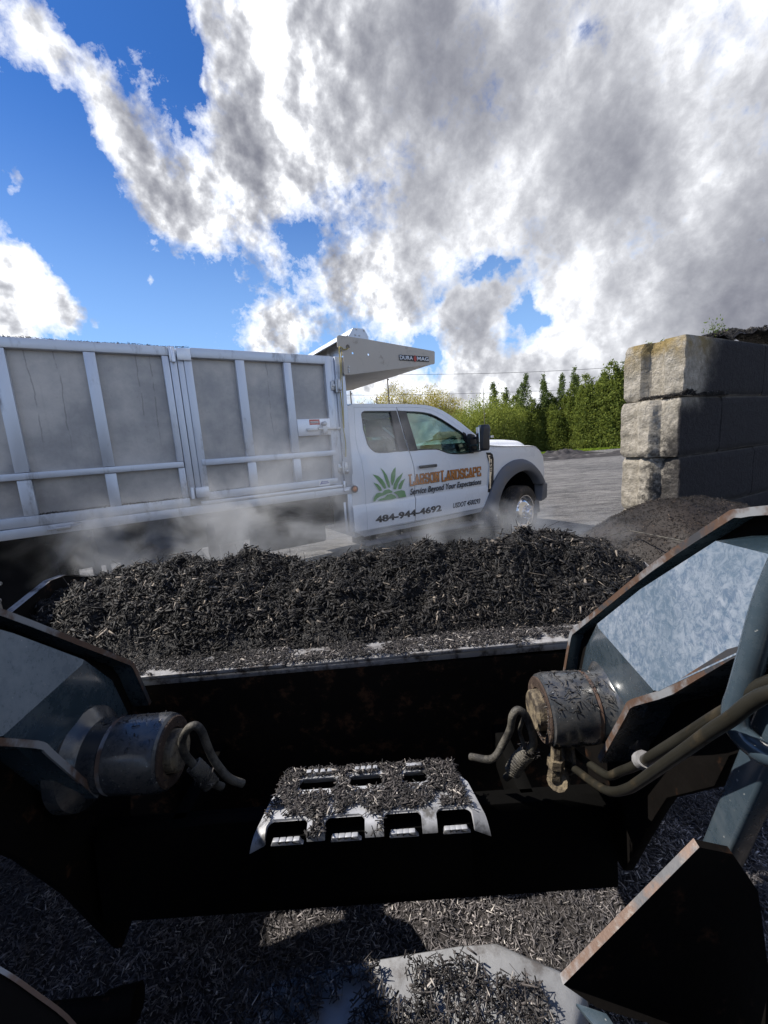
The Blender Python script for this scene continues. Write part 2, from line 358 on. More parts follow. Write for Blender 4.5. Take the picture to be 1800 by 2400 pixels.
def mk_leaf(name, c1, c2, tr=.35):
    mt = bpy.data.materials.new(name); mt.use_nodes = True; t = NT(mt.node_tree)
    t.n.remove(t.n['Principled BSDF']); o = t.n['Material Output']
    n = t.noise(t.coord('Object'), 1.1, 4, .6)
    f = t.math('ADD', t.math('MULTIPLY', t.island(), .6), t.math('MULTIPLY', t.ramp(n, .3, .7), .4))
    c = t.mix(f, c1, c2)
    d = t.new('ShaderNodeBsdfDiffuse'); t.l.new(c, d.inputs[0])
    tl = t.new('ShaderNodeBsdfTranslucent'); t.l.new(t.mix(.5, c, (c2[0], c2[1], c2[2]*.5)), tl.inputs[0])
    mx = t.new('ShaderNodeMixShader'); mx.inputs[0].default_value = tr
    t.l.new(d.outputs[0], mx.inputs[1]); t.l.new(tl.outputs[0], mx.inputs[2]); t.l.new(mx.outputs[0], o.inputs[0])
    return mt
M_['arb'] = mk_leaf('arborvitae_leaf', (.045, .075, .020), (.26, .30, .075), .45)
M_['conif'] = mk_leaf('dark_conifer_leaf', (.05, .08, .03), (.20, .25, .09), .45)
M_['spring'] = mk_leaf('spring_green_leaf', (.13, .17, .035), (.36, .39, .10), .45)
M_['yellow'] = mk_leaf('yellow_bud_leaf', (.26, .24, .06), (.56, .47, .14), .45)
M_['grass'] = mk_leaf('grass_blade', (.10, .17, .02), (.28, .36, .05), .4)
M_['bark'] = simple('bark', (.10, .085, .07), .9, 0, .3, 20)

# ------------------------------------------------------------------ mesh helpers
def tag(o, label=None, cat=None, group=None, kind=None):
    if label: o['label'] = label
    if cat: o['category'] = cat
    if group: o['group'] = group
    if kind: o['kind'] = kind
    return o
def empty(name, loc=(0, 0, 0), rz=0):
    o = bpy.data.objects.new(name, None); COL.objects.link(o); o.location = loc; o.rotation_euler = (0, 0, rz)
    o.empty_display_size = .2; return o
def link(name, me, mt, parent=None):
    if mt is not None and not me.materials: me.materials.append(mt)
    o = bpy.data.objects.new(name, me); COL.objects.link(o)
    if parent is not None: o.parent = parent
    return o
def build(name, bm, mt, parent=None, bevel=0, smooth=30, segs=2, label=None):
    bmesh.ops.remove_doubles(bm, verts=bm.verts, dist=1e-5)
    bmesh.ops.recalc_face_normals(bm, faces=bm.faces)
    if bevel:
        es = [e for e in bm.edges if len(e.link_faces) == 2 and e.calc_face_angle(0) > .5]
        try: bmesh.ops.bevel(bm, geom=es, offset=bevel, segments=segs, affect='EDGES', profile=.5, clamp_overlap=True)
        except Exception: pass
    me = bpy.data.meshes.new(name); bm.to_mesh(me); bm.free()
    if smooth:
        me.polygons.foreach_set('use_smooth', [True]*len(me.polygons)); me.set_sharp_from_angle(angle=R(smooth))
    o = link(name, me, mt, parent)
    if label: o['label'] = label
    return o
def build_split(name, bm, mt, parent=None, **kw):
    """every loose piece becomes an object of its own"""
    bmesh.ops.remove_doubles(bm, verts=bm.verts, dist=1e-6); left = set(bm.verts); res = []
    while left:
        st = [left.pop()]; comp = set(st)
        while st:
            v = st.pop()
            for e in v.link_edges:
                w = e.other_vert(v)
                if w not in comp: comp.add(w); left.discard(w); st.append(w)
        nb = bmesh.new(); mp = {v: nb.verts.new(v.co) for v in comp}
        for f in bm.faces:
            if f.verts[0] in comp: nb.faces.new([mp[v] for v in f.verts])
        res.append(build(name, nb, mt, parent, **kw))
    bm.free(); return res
def box(bm, x0, x1, y0, y1, z0, z1):
    vs = [bm.verts.new((x, y, z)) for x in (x0, x1) for y in (y0, y1) for z in (z0, z1)]
    for f in ((0,1,3,2),(4,6,7,5),(0,4,5,1),(2,3,7,6),(0,2,6,4),(1,5,7,3)): bm.faces.new([vs[i] for i in f])
    return vs
def prism(bm, pts, axis, a, b):
    """polygon pts (2D) extruded along axis from a to b. axis 'x': pts=(y,z); 'y': pts=(x,z); 'z': pts=(x,y)"""
    def mk(p, w): return {'x': (w, p[0], p[1]), 'y': (p[0], w, p[1]), 'z': (p[0], p[1], w)}[axis]
    A = [bm.verts.new(mk(p, a)) for p in pts]; B = [bm.verts.new(mk(p, b)) for p in pts]
    bm.faces.new(A); bm.faces.new(B[::-1])
    n = len(pts)
    for i in range(n): bm.faces.new((A[i], A[(i+1) % n], B[(i+1) % n], B[i]))
def tube(bm, pts, r, seg=12, cap=True):
    pts = [Vector(p) for p in pts]; n = len(pts); rs = r if isinstance(r, (list, tuple)) else [r]*n
    rings = []; up = None
    for i, p in enumerate(pts):
        tg = (pts[min(i+1, n-1)] - pts[max(i-1, 0)]).normalized()
        if up is None: up = tg.orthogonal().normalized()
        up = (up - tg*up.dot(tg)).normalized(); bn = tg.cross(up)
        rings.append([bm.verts.new(p + (up*math.cos(a)+bn*math.sin(a))*rs[i]) for a in [2*math.pi*k/seg for k in range(seg)]])
    for a, b in zip(rings, rings[1:]):
        for k in range(seg): bm.faces.new((a[k], a[(k+1) % seg], b[(k+1) % seg], b[k]))
    if cap: bm.faces.new(rings[0][::-1]); bm.faces.new(rings[-1])
def smoothpath(pts, n=6):
    """Catmull-Rom through the points"""
    pts = [Vector(p) for p in pts]; P = [pts[0]*2-pts[1]] + pts + [pts[-1]*2-pts[-2]]; o = []
    for i in range(1, len(P)-2):
        a, b, c, d = P[i-1:i+3]
        for k in range(n):
            u = k/n; o.append(.5*((2*b)+(c-a)*u+(2*a-5*b+4*c-d)*u*u+(3*b-a-3*c+d)*u**3))
    o.append(pts[-1]); return o
def lathe(bm, prof, c, axis, seg=40, ref=None):
    """prof: (radius, along axis)"""
    c = Vector(c); ax = Vector(axis).normalized(); u = (Vector(ref) if ref else ax.orthogonal()).normalized(); v = ax.cross(u)
    rings = []
    for r, h in prof:
        if r < 1e-5: rings.append([bm.verts.new(c+ax*h)])
        else: rings.append([bm.verts.new(c+ax*h+(u*math.cos(a)+v*math.sin(a))*r) for a in [2*math.pi*k/seg for k in range(seg)]])
    for a, b in zip(rings, rings[1:]):
        for k in range(seg):
            k2 = (k+1) % seg
            if len(a) == 1 and len(b) == 1: continue
            if len(a) == 1: bm.faces.new((a[0], b[k2], b[k]))
            elif len(b) == 1: bm.faces.new((a[k], a[k2], b[0]))
            else: bm.faces.new((a[k], a[k2], b[k2], b[k]))
def grid(bm, P):
    """P[i][j] points -> quads"""
    V = [[bm.verts.new(p) for p in row] for row in P]
    for i in range(len(V)-1):
        for j in range(len(V[0])-1): bm.faces.new((V[i][j], V[i+1][j], V[i+1][j+1], V[i][j+1]))
def np_mesh(name, V, Fq, mt, parent=None, smooth=False):
    me = bpy.data.meshes.new(name); nv, nf = len(V), len(Fq); k = Fq.shape[1]
    me.vertices.add(nv); me.vertices.foreach_set('co', np.ascontiguousarray(V, dtype=np.float32).ravel())
    me.loops.add(nf*k); me.loops.foreach_set('vertex_index', np.ascontiguousarray(Fq, dtype=np.int32).ravel())
    me.polygons.add(nf); me.polygons.foreach_set('loop_start', np.arange(0, nf*k, k, dtype=np.int32))
    me.polygons.foreach_set('loop_total', np.full(nf, k, dtype=np.int32))
    me.update(calc_edges=True)
    if smooth: me.polygons.foreach_set('use_smooth', [True]*nf)
    return link(name, me, mt, parent)
def rot_frames(n, N, tilt):
    """random long axis near the tangent plane of normals N"""
    r = rng.normal(size=(n, 3)); tng = r - N*(np.sum(r*N, 1)[:, None]); tng /= np.linalg.norm(tng, axis=1)[:, None]+1e-9
    a = tng + N*rng.normal(0, tilt, n)[:, None]; a /= np.linalg.norm(a, axis=1)[:, None]
    b = np.cross(a, N + rng.normal(0, .5, (n, 3))); b /= np.linalg.norm(b, axis=1)[:, None]+1e-9
    return a, b, np.cross(a, b)
BOXF = np.array([(0,1,3,2),(4,6,7,5),(0,4,5,1),(2,3,7,6),(0,2,6,4),(1,5,7,3)])
def chip_arrays(P, N, L, Wd, tilt=.45, thick=.35):
    n = len(P); a, b, c = rot_frames(n, N, tilt)
    l = rng.uniform(*L, n)*rng.uniform(.6, 1, n); w = rng.uniform(*Wd, n); h = w*thick*rng.uniform(.6, 1.5, n)
    V = np.zeros((n, 8, 3)); i = 0
    e1 = rng.uniform(.3, 1, n); e2 = rng.uniform(.15, .9, n); bend = rng.normal(0, .18, n)*l
    for sx in (-1, 1):
        for sy in (-1, 1):
            for sz in (-1, 1):
                e = e1 if sx < 0 else e2
                V[:, i] = P + a*(sx*l/2)[:, None] + b*(sy*w/2*e + (bend if sx > 0 else 0))[:, None] + c*(sz*h/2*e)[:, None]; i += 1
    Fq = (np.arange(n)[:, None, None]*8 + BOXF[None]).reshape(-1, 4)
    return V.reshape(-1, 3), Fq
def merge(parts):
    Vs, Fs, o = [], [], 0
    for V, F in parts: Vs.append(V); Fs.append(F+o); o += len(V)
    return np.concatenate(Vs), np.concatenate(Fs)
def hgrid(x0, x1, y0, y1, nx, ny, hf):
    xs = np.linspace(x0, x1, nx); ys = np.linspace(y0, y1, ny); V = np.array([(x, y, hf(x, y)) for x in xs for y in ys])
    F = np.array([(i*ny+j, (i+1)*ny+j, (i+1)*ny+j+1, i*ny+j+1) for i in range(nx-1) for j in range(ny-1)])
    return V, F
def fbm(x, y, z=0., o=5, h=.9): return noise.fractal((x, y, z), h, 2.1, o)

# ------------------------------------------------------------------ ground
bm = bmesh.new(); rad = [0, 3, 8, 20, 60, 200, 900, 2500]; prev = [bm.verts.new((0, 0, 0))]
for r in rad[1:]:
    ring = [bm.verts.new((r*math.cos(a), r*math.sin(a), 0)) for a in [2*math.pi*k/48 for k in range(48)]]
    for k in range(48):
        if len(prev) == 1: bm.faces.new((prev[0], ring[k], ring[(k+1) % 48]))
        else: bm.faces.new((prev[k], ring[k], ring[(k+1) % 48], prev[(k+1) % 48]))
    prev = ring
tag(build('ground', bm, M_['ground'], smooth=0), kind='structure')

# ================================================================== DUMP TRUCK
# local axes: X forwards along the truck, -Y towards the loader, Z up
HD = R(58.08); nrm = Vector((math.cos(HD), -math.sin(HD), 0))
truck = empty('dump_truck', tuple(-nrm*4.0), R(90-58.08))
tag(truck, 'white pickup-cab dump truck with aluminium bed and LARSON LANDSCAPE lettering', 'dump truck')
def dfun(z):                       # how far the cab side stands out at height z (negative = leans in)
    if z < .60: return -.04*(.60-z)/.06
    if z < .86: return .0
    if z < .90: return -.018*(z-.86)/.04
    if z < 1.20: return -.018+.018*(z-.90)/.30
    if z < 1.42: return -.012*(z-1.20)/.22
    return -.012-.215*(z-1.42)
def UP(p):                         # corrects a measured point for the lean of the upper cab
    k = (4-dfun(p[1]))/4; return (p[0]*k, 1.55+(p[1]-1.55)*k)
def ups(l): return [UP(p) for p in l]
def skin(outline, holes=(), thick=.02, dd=0., mirror=False, cuts=None, d=dfun):
    """sheet following the cab side"""
    loops = [[Vector((p[0], p[1], 0)) for p in outline]] + [[Vector((p[0], p[1], 0)) for p in h] for h in holes]
    flat = [p for l in loops for p in l]; bm = bmesh.new()
    vs = [bm.verts.new((p.x, 0, p.y)) for p in flat]
    for tri in tessellate_polygon(loops):
        try: bm.faces.new([vs[i] for i in tri])
        except ValueError: pass
    for z in (cuts or (.60, .86, .90, 1.0, 1.1, 1.2, 1.42, 1.6, 1.8)):
        bmesh.ops.bisect_plane(bm, geom=bm.verts[:]+bm.edges[:]+bm.faces[:], plane_co=(0, 0, z), plane_no=(0, 0, 1))
    for v in bm.verts: v.co.y = -(d(v.co.z)+dd)
    bmesh.ops.recalc_face_normals(bm, faces=bm.faces)
    for f in bm.faces:
        if f.normal.y > 0: f.normal_flip()
    r = bmesh.ops.extrude_face_region(bm, geom=bm.faces[:])
    for e in r['geom']:
        if isinstance(e, bmesh.types.BMVert): e.co.y += thick
    if mirror:
        for v in bm.verts: v.co.y = 2.0-v.co.y
    bmesh.ops.recalc_face_normals(bm, faces=bm.faces)
    return bm
def both(name, mt, outline, holes=(), thick=.02, dd=0., parent=None, bevel=0, only=None, label=None):
    res = []
    for mir in (False, True):
        if only == 'near' and mir: continue
        res.append(build(name, skin(outline, holes, thick, dd, mir), mt, parent or truck, bevel=bevel, smooth=25, label=label))
    return res
roofl = ups([(2.206,2.017),(2.633,2.014),(3.0,2.008),(3.170,1.998),(3.27,1.985),(3.362,1.962),(3.46,1.928),(3.560,1.880),(3.765,1.766),(4.047,1.587)])
top_seam = ups([(2.203,1.978),(2.758,1.972),(2.95,1.970),(3.09,1.966),(3.18,1.957),(3.26,1.942),(3.339,1.918),(3.45,1.872),(3.556,1.816),(3.8,1.682),(4.023,1.548)])
split = ups([(2.767,1.969),(2.80,1.85),(2.86,1.62),(2.907,1.452)])+[(2.945,1.36),(2.968,1.266),(2.972,1.10),(2.966,.871),(2.945,.65),(2.939,.579)]
i_sp = 1
frontedge = [(4.10,1.462),(4.155,1.42),(4.185,1.372),(4.225,1.26),(4.243,1.156),(4.236,.95),(4.217,.796),(4.19,.66),(4.168,.592)]
rearedge = [(2.252,.573),(2.26,.761),(2.266,1.046),(2.258,1.25),(2.251,1.383),(2.225,1.52)]+ups([(2.192,1.646)])
g = .006
rear_door = [p for p in top_seam[:2]] 
rear_door = [top_seam[0], (split[0][0]-g, top_seam[1][1])] + [(p[0]-g, p[1]) for p in split[1:]] + rearedge
front_door = [(split[0][0]+g, top_seam[1][1])] + top_seam[2:] + frontedge + [(p[0]+g, p[1]) for p in split[::-1][:-1]]
rwin = ups([(2.288,1.90),(2.298,1.922),(2.325,1.934),(2.40,1.935),(2.677,1.931),(2.763,1.466),(2.60,1.462),(2.487,1.466),(2.43,1.478),(2.385,1.508),(2.355,1.54),(2.335,1.575),(2.298,1.735)])
fwin = ups([(2.887,1.925),(3.05,1.918),(3.164,1.907),(3.26,1.890),(3.356,1.857),(3.45,1.815),(3.553,1.762),(3.802,1.625),(3.934,1.364),(3.80,1.362),(3.701,1.366),(3.60,1.376),(3.511,1.393),(3.42,1.425),(3.38,1.44),(3.330,1.452),(3.20,1.459),(3.029,1.463)])
rdoors = both('rear_door', M_['white'], rear_door, [rwin], .03, 0)
fdoors = both('front_door', M_['white'], front_door, [fwin], .03, 0)
def inset(poly, d):                # simple polygon offset (positive grows)
    n = len(poly); o = []
    area = sum(poly[i][0]*poly[(i+1) % n][1]-poly[(i+1) % n][0]*poly[i][1] for i in range(n)); s = 1 if area > 0 else -1
    for i in range(n):
        a, b, c = Vector(poly[i-1]), Vector(poly[i]), Vector(poly[(i+1) % n])
        e1 = (b-a).normalized(); e2 = (c-b).normalized(); n1 = Vector((e1.y, -e1.x))*s; n2 = Vector((e2.y, -e2.x))*s
        m = n1+n2; m = m/max(.5, m.dot(m))*2*.5*1.0 if m.length > 1e-6 else n1
        o.append((b.x+m.x*d*1.2, b.y+m.y*d*1.2))
    return o
for ds, win, gl in ((rdoors, rwin, 'privacy'), (fdoors, fwin, 'glass')):
    for mir, dr in zip((False, True), ds):
        build('window_seal', skin(inset(win, .006), [inset(win, -.012)], .03, .004, mir), M_['trim'], dr, smooth=25)
        build('window', skin(inset(win, -.004), (), .004, -.018, mir), M_[gl], dr, smooth=25)
pil_r = ups([(2.670,1.936),(2.757,1.935),(2.893,1.463),(2.763,1.460)])
pil_f = ups([(2.776,1.935),(2.890,1.930),(3.034,1.456),(2.913,1.456)])
for mir in (False, True):
    build('pillar_trim', skin(pil_r, (), .012, .007, mir), M_['trim'], rdoors[mir], smooth=25)
    build('pillar_trim', skin(pil_f, (), .012, .007, mir), M_['trim'], fdoors[mir], smooth=25)
    build('quarter_bar', skin(ups([(3.790,1.650),(3.835,1.630),(3.972,1.358),(3.925,1.358)]), (), .012, .007, mir), M_['trim'], fdoors[mir], smooth=25)
    hb = bmesh.new(); s_ = (lambda y: y) if not mir else (lambda y: 2.0-y)
    box(hb, 3.028, 3.29, s_(-.055), s_(-.028), 1.236, 1.272); box(hb, 3.04, 3.075, s_(-.03), s_(.0), 1.24, 1.268); box(hb, 3.235, 3.275, s_(-.03), s_(.0), 1.24, 1.268)
    build('door_handle', hb, M_['plastic'], fdoors[mir], bevel=.006)
# cab shell: side frames round the doors, roof, rear wall, floor, pillars
opening = [top_seam[0]] + top_seam[1:] + frontedge + [(3.5, .580), (2.939, .572)] + rearedge
opening = [(p[0], p[1]) for p in opening]
fr_out = [(2.17, 2.0), roofl[0]] + roofl[1:] + [(4.30, 1.50), (4.30, 1.0), (4.26, .72), (4.20, .53), (3.2, .51), (2.235, .51), (2.09, .60), (2.09, .885), (2.12, 1.4)]
cab = build('cab_shell', skin(fr_out, [inset(opening, .004)], .05, -.001), M_['white'], truck, smooth=25)
b2 = skin(fr_out, [inset(opening, .004)], .05, -.001, True)
def addbm(dst, src):
    mp = {v: dst.verts.new(v.co) for v in src.verts}
    for f in src.faces: dst.faces.new([mp[v] for v in f.verts])
    src.free()
bm = bmesh.new(); addbm(bm, b2)
# inner jamb behind the shut lines
for mir in (False, True): pass
# roof sheet with crown
rows = []
for s, z in [(2.14, 2.0)]+roofl[:7]:
    d0 = -dfun(z)
    rows.append([(s+(.05*math.sin(math.pi*j/12) if s > 3.3 else 0), d0+(2.0-2*d0)*j/12, z+.028*math.sin(math.pi*min(1, max(0, j/12)))**.6) for j in range(13)])
bt = bmesh.new(); grid(bt, rows); bmesh.ops.solidify(bt, geom=bt.faces[:], thickness=-.03); addbm(bm, bt)
box(bm, 2.10, 2.16, .06, 1.94, .55, 1.30); box(bm, 2.10, 2.16, .12, .40, 1.30, 2.0); box(bm, 2.10, 2.16, 1.60, 1.88, 1.30, 2.0); box(bm, 2.10, 2.16, .40, 1.60, 1.86, 2.0)
box(bm, 2.12, 4.30, .08, 1.92, .52, .60)
build('cab_body', bm, M_['white'], truck, smooth=35)
bm = bmesh.new()
for mir in (False, True):
    addbm(bm, skin(inset(fr_out, -.03), [inset(rwin, .02), inset(fwin, .02)], .01, -.045, mir))
build('door_lining', bm, M_['plastic'], truck, smooth=25)
# windscreen
rows = []
for k in range(9):
    u = k/8; i0 = 6; a = roofl[6]; b = (4.27, 1.50)
    s = a[0]+(b[0]-a[0])*u; z = a[1]+(b[1]-a[1])*u
    prof = roofl[6:]; 
    z = np.interp(s, [p[0] for p in prof]+[4.3], [p[1] for p in prof]+[1.47]); d0 = -dfun(z)+.03
    rows.append([(s+.10*math.sin(math.pi*j/12), d0+(2-2*d0)*j/12, z) for j in range(13)])
bm = bmesh.new(); grid(bm, rows); bmesh.ops.solidify(bm, geom=bm.faces[:], thickness=.005)
build('windscreen', bm, M_['glass'], truck, smooth=60)
bm = bmesh.new(); box(bm, 2.11, 2.125, .40, 1.60, 1.30, 1.86); build('rear_window', bm, M_['privacy'], truck)
bm = bmesh.new(); box(bm, 3.10, 3.20, .98, 1.12, 2.03, 2.045); box(bm, 2.98, 3.05, .24, .30, 2.018, 2.035); build_split('roof_lamp', bm, M_['white'], truck, bevel=.006)
# cab interior
bm = bmesh.new(); box(bm, 3.75, 4.28, .10, 1.90, 1.02, 1.36); box(bm, 3.70, 3.95, .15, .85, 1.0, 1.30); build('dashboard', bm, M_['plastic'], truck, bevel=.04, segs=3)
bm = bmesh.new(); box(bm, 3.86, 4.30, .12, 1.88, 1.362, 1.372); build('dash_top', bm, M_['headliner'], truck)
for y0 in (.22, 1.22):
    s = empty('seat', (0, 0, 0)); s.parent = truck
    bm = bmesh.new(); box(bm, 2.95, 3.45, y0, y0+.55, .92, 1.08); build('seat_cushion', bm, M_['seat'], s, bevel=.04, segs=3)
    bm = bmesh.new(); prism(bm, [(2.80, 1.05), (2.96, 1.05), (2.84, 1.62), (2.70, 1.62)], 'y', y0+.02, y0+.53); build('seat_back', bm, M_['seat'], s, bevel=.04, segs=3)
    bm = bmesh.new(); prism(bm, [(2.69, 1.66), (2.80, 1.66), (2.77, 1.86), (2.68, 1.86)], 'y', y0+.12, y0+.43); build('headrest', bm, M_['seat'], s, bevel=.035, segs=3)
bm = bmesh.new(); prism(bm, [(2.25, .9), (2.42, .9), (2.36, 1.45), (2.22, 1.45)], 'y', .15, 1.85); box(bm, 2.25, 2.75, .15, 1.85, .85, 1.0); build('rear_bench', bm, M_['seat'], truck, bevel=.03)
bm = bmesh.new(); c = Vector((3.58, 1.48, 1.40)); ax = Vector((-.45, 0, .89)).normalized(); u = Vector((0, 1, 0)); v = ax.cross(u)
tube(bm, [c+(u*math.cos(a)+v*math.sin(a))*.19 for a in [2*math.pi*k/24 for k in range(25)]], .014, 8, False)
tube(bm, [c+u*.19, c-u*.19], .012, 6); tube(bm, [c, c-ax*.30], .025, 8); build('steering_wheel', bm, M_['plastic'], truck, smooth=60)
bm = bmesh.new(); box(bm, 3.52, 3.55, .93, 1.17, 1.735, 1.80); box(bm, 3.56, 3.66, .98, 1.06, 1.68, 1.84); build('inside_mirror', bm, M_['plastic'], truck, bevel=.008)
bm = bmesh.new(); tube(bm, smoothpath([(3.62, 1.83, 1.74), (3.64, 1.79, 1.71), (3.72, 1.79, 1.66), (3.78, 1.83, 1.62)], 4), .012, 8); build('grab_handle', bm, M_['headliner'], truck, smooth=60)
bm = bmesh.new(); prism(bm, [(3.35, 1.93), (3.60, 1.83), (3.605, 1.85), (3.36, 1.955)], 'y', .25, .85); prism(bm, [(3.35, 1.93), (3.60, 1.83), (3.605, 1.85), (3.36, 1.955)], 'y', 1.15, 1.75); build_split('sun_visor', bm, M_['headliner'], truck, bevel=.004)
# hood and fenders
edge = lambda s: float(np.interp(s, [4.24,4.525,5.196,5.282,5.383,5.442], [1.455,1.427,1.392,1.373,1.293,1.204]))
cen = lambda s: float(np.interp(s, [4.24,4.60,4.95,5.288,5.40,5.47], [1.50,1.530,1.520,1.478,1.430,1.30]))
S = [4.26,4.4,4.6,4.8,5.0,5.15,5.25,5.32,5.38,5.42,5.445]; rows = []
prof_y = [.0,.012,.035,.08,.20,.26,.30,.36,.45,.62,.8,1.0]; prof_w = [-.06,-.02,.0,.02,.10,.20,.62,.88,.95,.98,1.0,1.0]
for s in S:
    e, c = edge(s), cen(s); row = []
    for y, w in zip(prof_y, prof_w): row.append((s+.06*(y**.7) if s > 5.1 else s, y, e+(c-e)*w))
    row += [(p[0], 2.0-p[1], p[2]) for p in row[:-1][::-1]]
    rows.append(row)
bm = bmesh.new(); grid(bm, rows); bmesh.ops.solidify(bm, geom=bm.faces[:], thickness=.02)
build('hood', bm, M_['white'], truck, smooth=35)
fl_out = [(4.141,.599),(4.17,.65),(4.217,.73),(4.298,.875),(4.36,.97),(4.454,1.068),(4.54,1.13),(4.636,1.172),(4.74,1.202),(4.849,1.213),(4.94,1.208),(5.013,1.190),(5.12,1.145),(5.210,1.091),(5.29,1.025),(5.355,.947),(5.41,.87),(5.443,.814)]
fl_in = [(4.359,.470),(4.37,.54),(4.389,.618),(4.42,.70),(4.471,.803),(4.54,.885),(4.630,.950),(4.73,1.0),(4.846,1.034),(4.95,1.045),(5.039,1.037),(5.13,1.008),(5.208,.961),(5.27,.905),(5.324,.836),(5.345,.80)]
def resamp(P, n):
    P = np.array(P, float); L = np.r_[0, np.cumsum(np.linalg.norm(np.diff(P, axis=0), axis=1))]; u = np.linspace(0, L[-1], n)
    return [(float(np.interp(a, L, P[:, 0])), float(np.interp(a, L, P[:, 1]))) for a in u]
fo, fi = resamp(fl_out, 30), resamp(fl_in, 30)
fender = [(4.245, 1.452), (4.525, 1.425), (4.9, 1.408), (5.196, 1.388), (5.282, 1.371), (5.383, 1.291), (5.442, 1.202), (5.468, 1.0), (5.470, .84)] + [(p[0]-.0, p[1]-.01) for p in fo[::-1]] + [(4.215, .66), (4.235, .796), (4.255, .95), (4.262, 1.156), (4.243, 1.27), (4.205, 1.37), (4.22, 1.42)]
def dfl(z): return float(np.interp(z, [.5, 1.2, 1.33, 1.40, 1.46], [.0, .0, -.004, -.02, -.05]))
for mir in (False, True):
    fnd = build('front_fender', skin(fender, (), .03, .0, mir, cuts=(1.0, 1.2, 1.33, 1.37, 1.40, 1.43), d=dfl), M_['white'], truck, smooth=25)
    sy = (lambda y: y) if not mir else (lambda y: 2.0-y)
    rows = []
    for o_, i_ in zip(fo, fi):
        mid = (o_[0]*.72+i_[0]*.28, o_[1]*.72+i_[1]*.28); m2 = (o_[0]*.35+i_[0]*.65, o_[1]*.35+i_[1]*.65)
        q = (i_[0]+(4.9-i_[0])*.02, i_[1]+(.4-i_[1])*.02)
        rows.append([(p[0], sy(-d), p[1]) for p, d in ((o_, .001), (o_, .028), (mid, .066), (m2, .070), (i_, .052), (q, .03), (q, -.10))])
    bm = bmesh.new(); grid(bm, rows)
    build('wheel_arch_flare', bm, M_['flare'], fnd, smooth=38)
    bm = bmesh.new(); rows = []
    for i_ in resamp([(4.30, .40)]+fl_in+[(5.36, .60)], 26): rows.append([(i_[0], sy(.09), i_[1]), (i_[0], sy(.75), i_[1])])
    grid(bm, rows); box(bm, 4.2, 5.4, sy(.74), sy(.78), .45, 1.2)
    build('wheel_well_liner', bm, M_['under'], fnd, smooth=50)
    bm = bmesh.new(); prism(bm, [(4.10,.33),(4.13,.60),(4.18,.66),(4.36,.60),(4.362,.47),(4.30,.31)], 'y', sy(-.035), sy(.16)); build('mud_guard', bm, M_['flare'], fnd, bevel=.01)
    # vent badge
    if not mir:
        bd = build('fender_vent', skin([(4.216,1.352),(4.30,1.346),(4.335,1.32),(4.352,1.249),(4.334,.880),(4.262,.792),(4.222,.800),(4.262,1.02),(4.270,1.16)], (), .012, .007, False, cuts=(1.0,), d=dfl), M_['trim'], fnd, smooth=25)
        build('vent_bar', skin([(4.232,1.315),(4.275,1.312),(4.302,1.28),(4.305,1.10),(4.282,1.02),(4.268,.85),(4.246,.845),(4.250,1.02),(4.262,1.16),(4.25,1.26)], (), .008, .013, False, cuts=(1.0,), d=dfl), M_['chrome'], bd, smooth=25)
bm = bmesh.new(); box(bm, 5.40, 5.47, .10, 1.90, .82, 1.24); build('grille', bm, M_['plastic'], truck, bevel=.02)
for y0 in (.02, 1.62):
    bm = bmesh.new(); prism(bm, [(5.36, .90), (5.475, .90), (5.462, 1.18), (5.40, 1.27)], 'y', y0, y0+.36); build('headlight', bm, M_['lamp'], truck, bevel=.01)
    bm = bmesh.new(); yy = y0-.012 if y0 < 1 else y0+.362; prism(bm, [(5.425, .92), (5.462, .92), (5.450, 1.10), (5.43, 1.10)], 'y', yy, yy+.01); build('side_marker', bm, M_['amber'], truck)
bm = bmesh.new(); prism(bm, [(5.36, .52), (5.50, .56), (5.515, .79), (5.40, .80)], 'y', -.03, 2.03); prism(bm, [(5.26, .34), (5.40, .34), (5.38, .52), (5.30, .56)], 'y', .02, 1.98)
build('front_bumper', bm, M_['flare'], truck, bevel=.015)
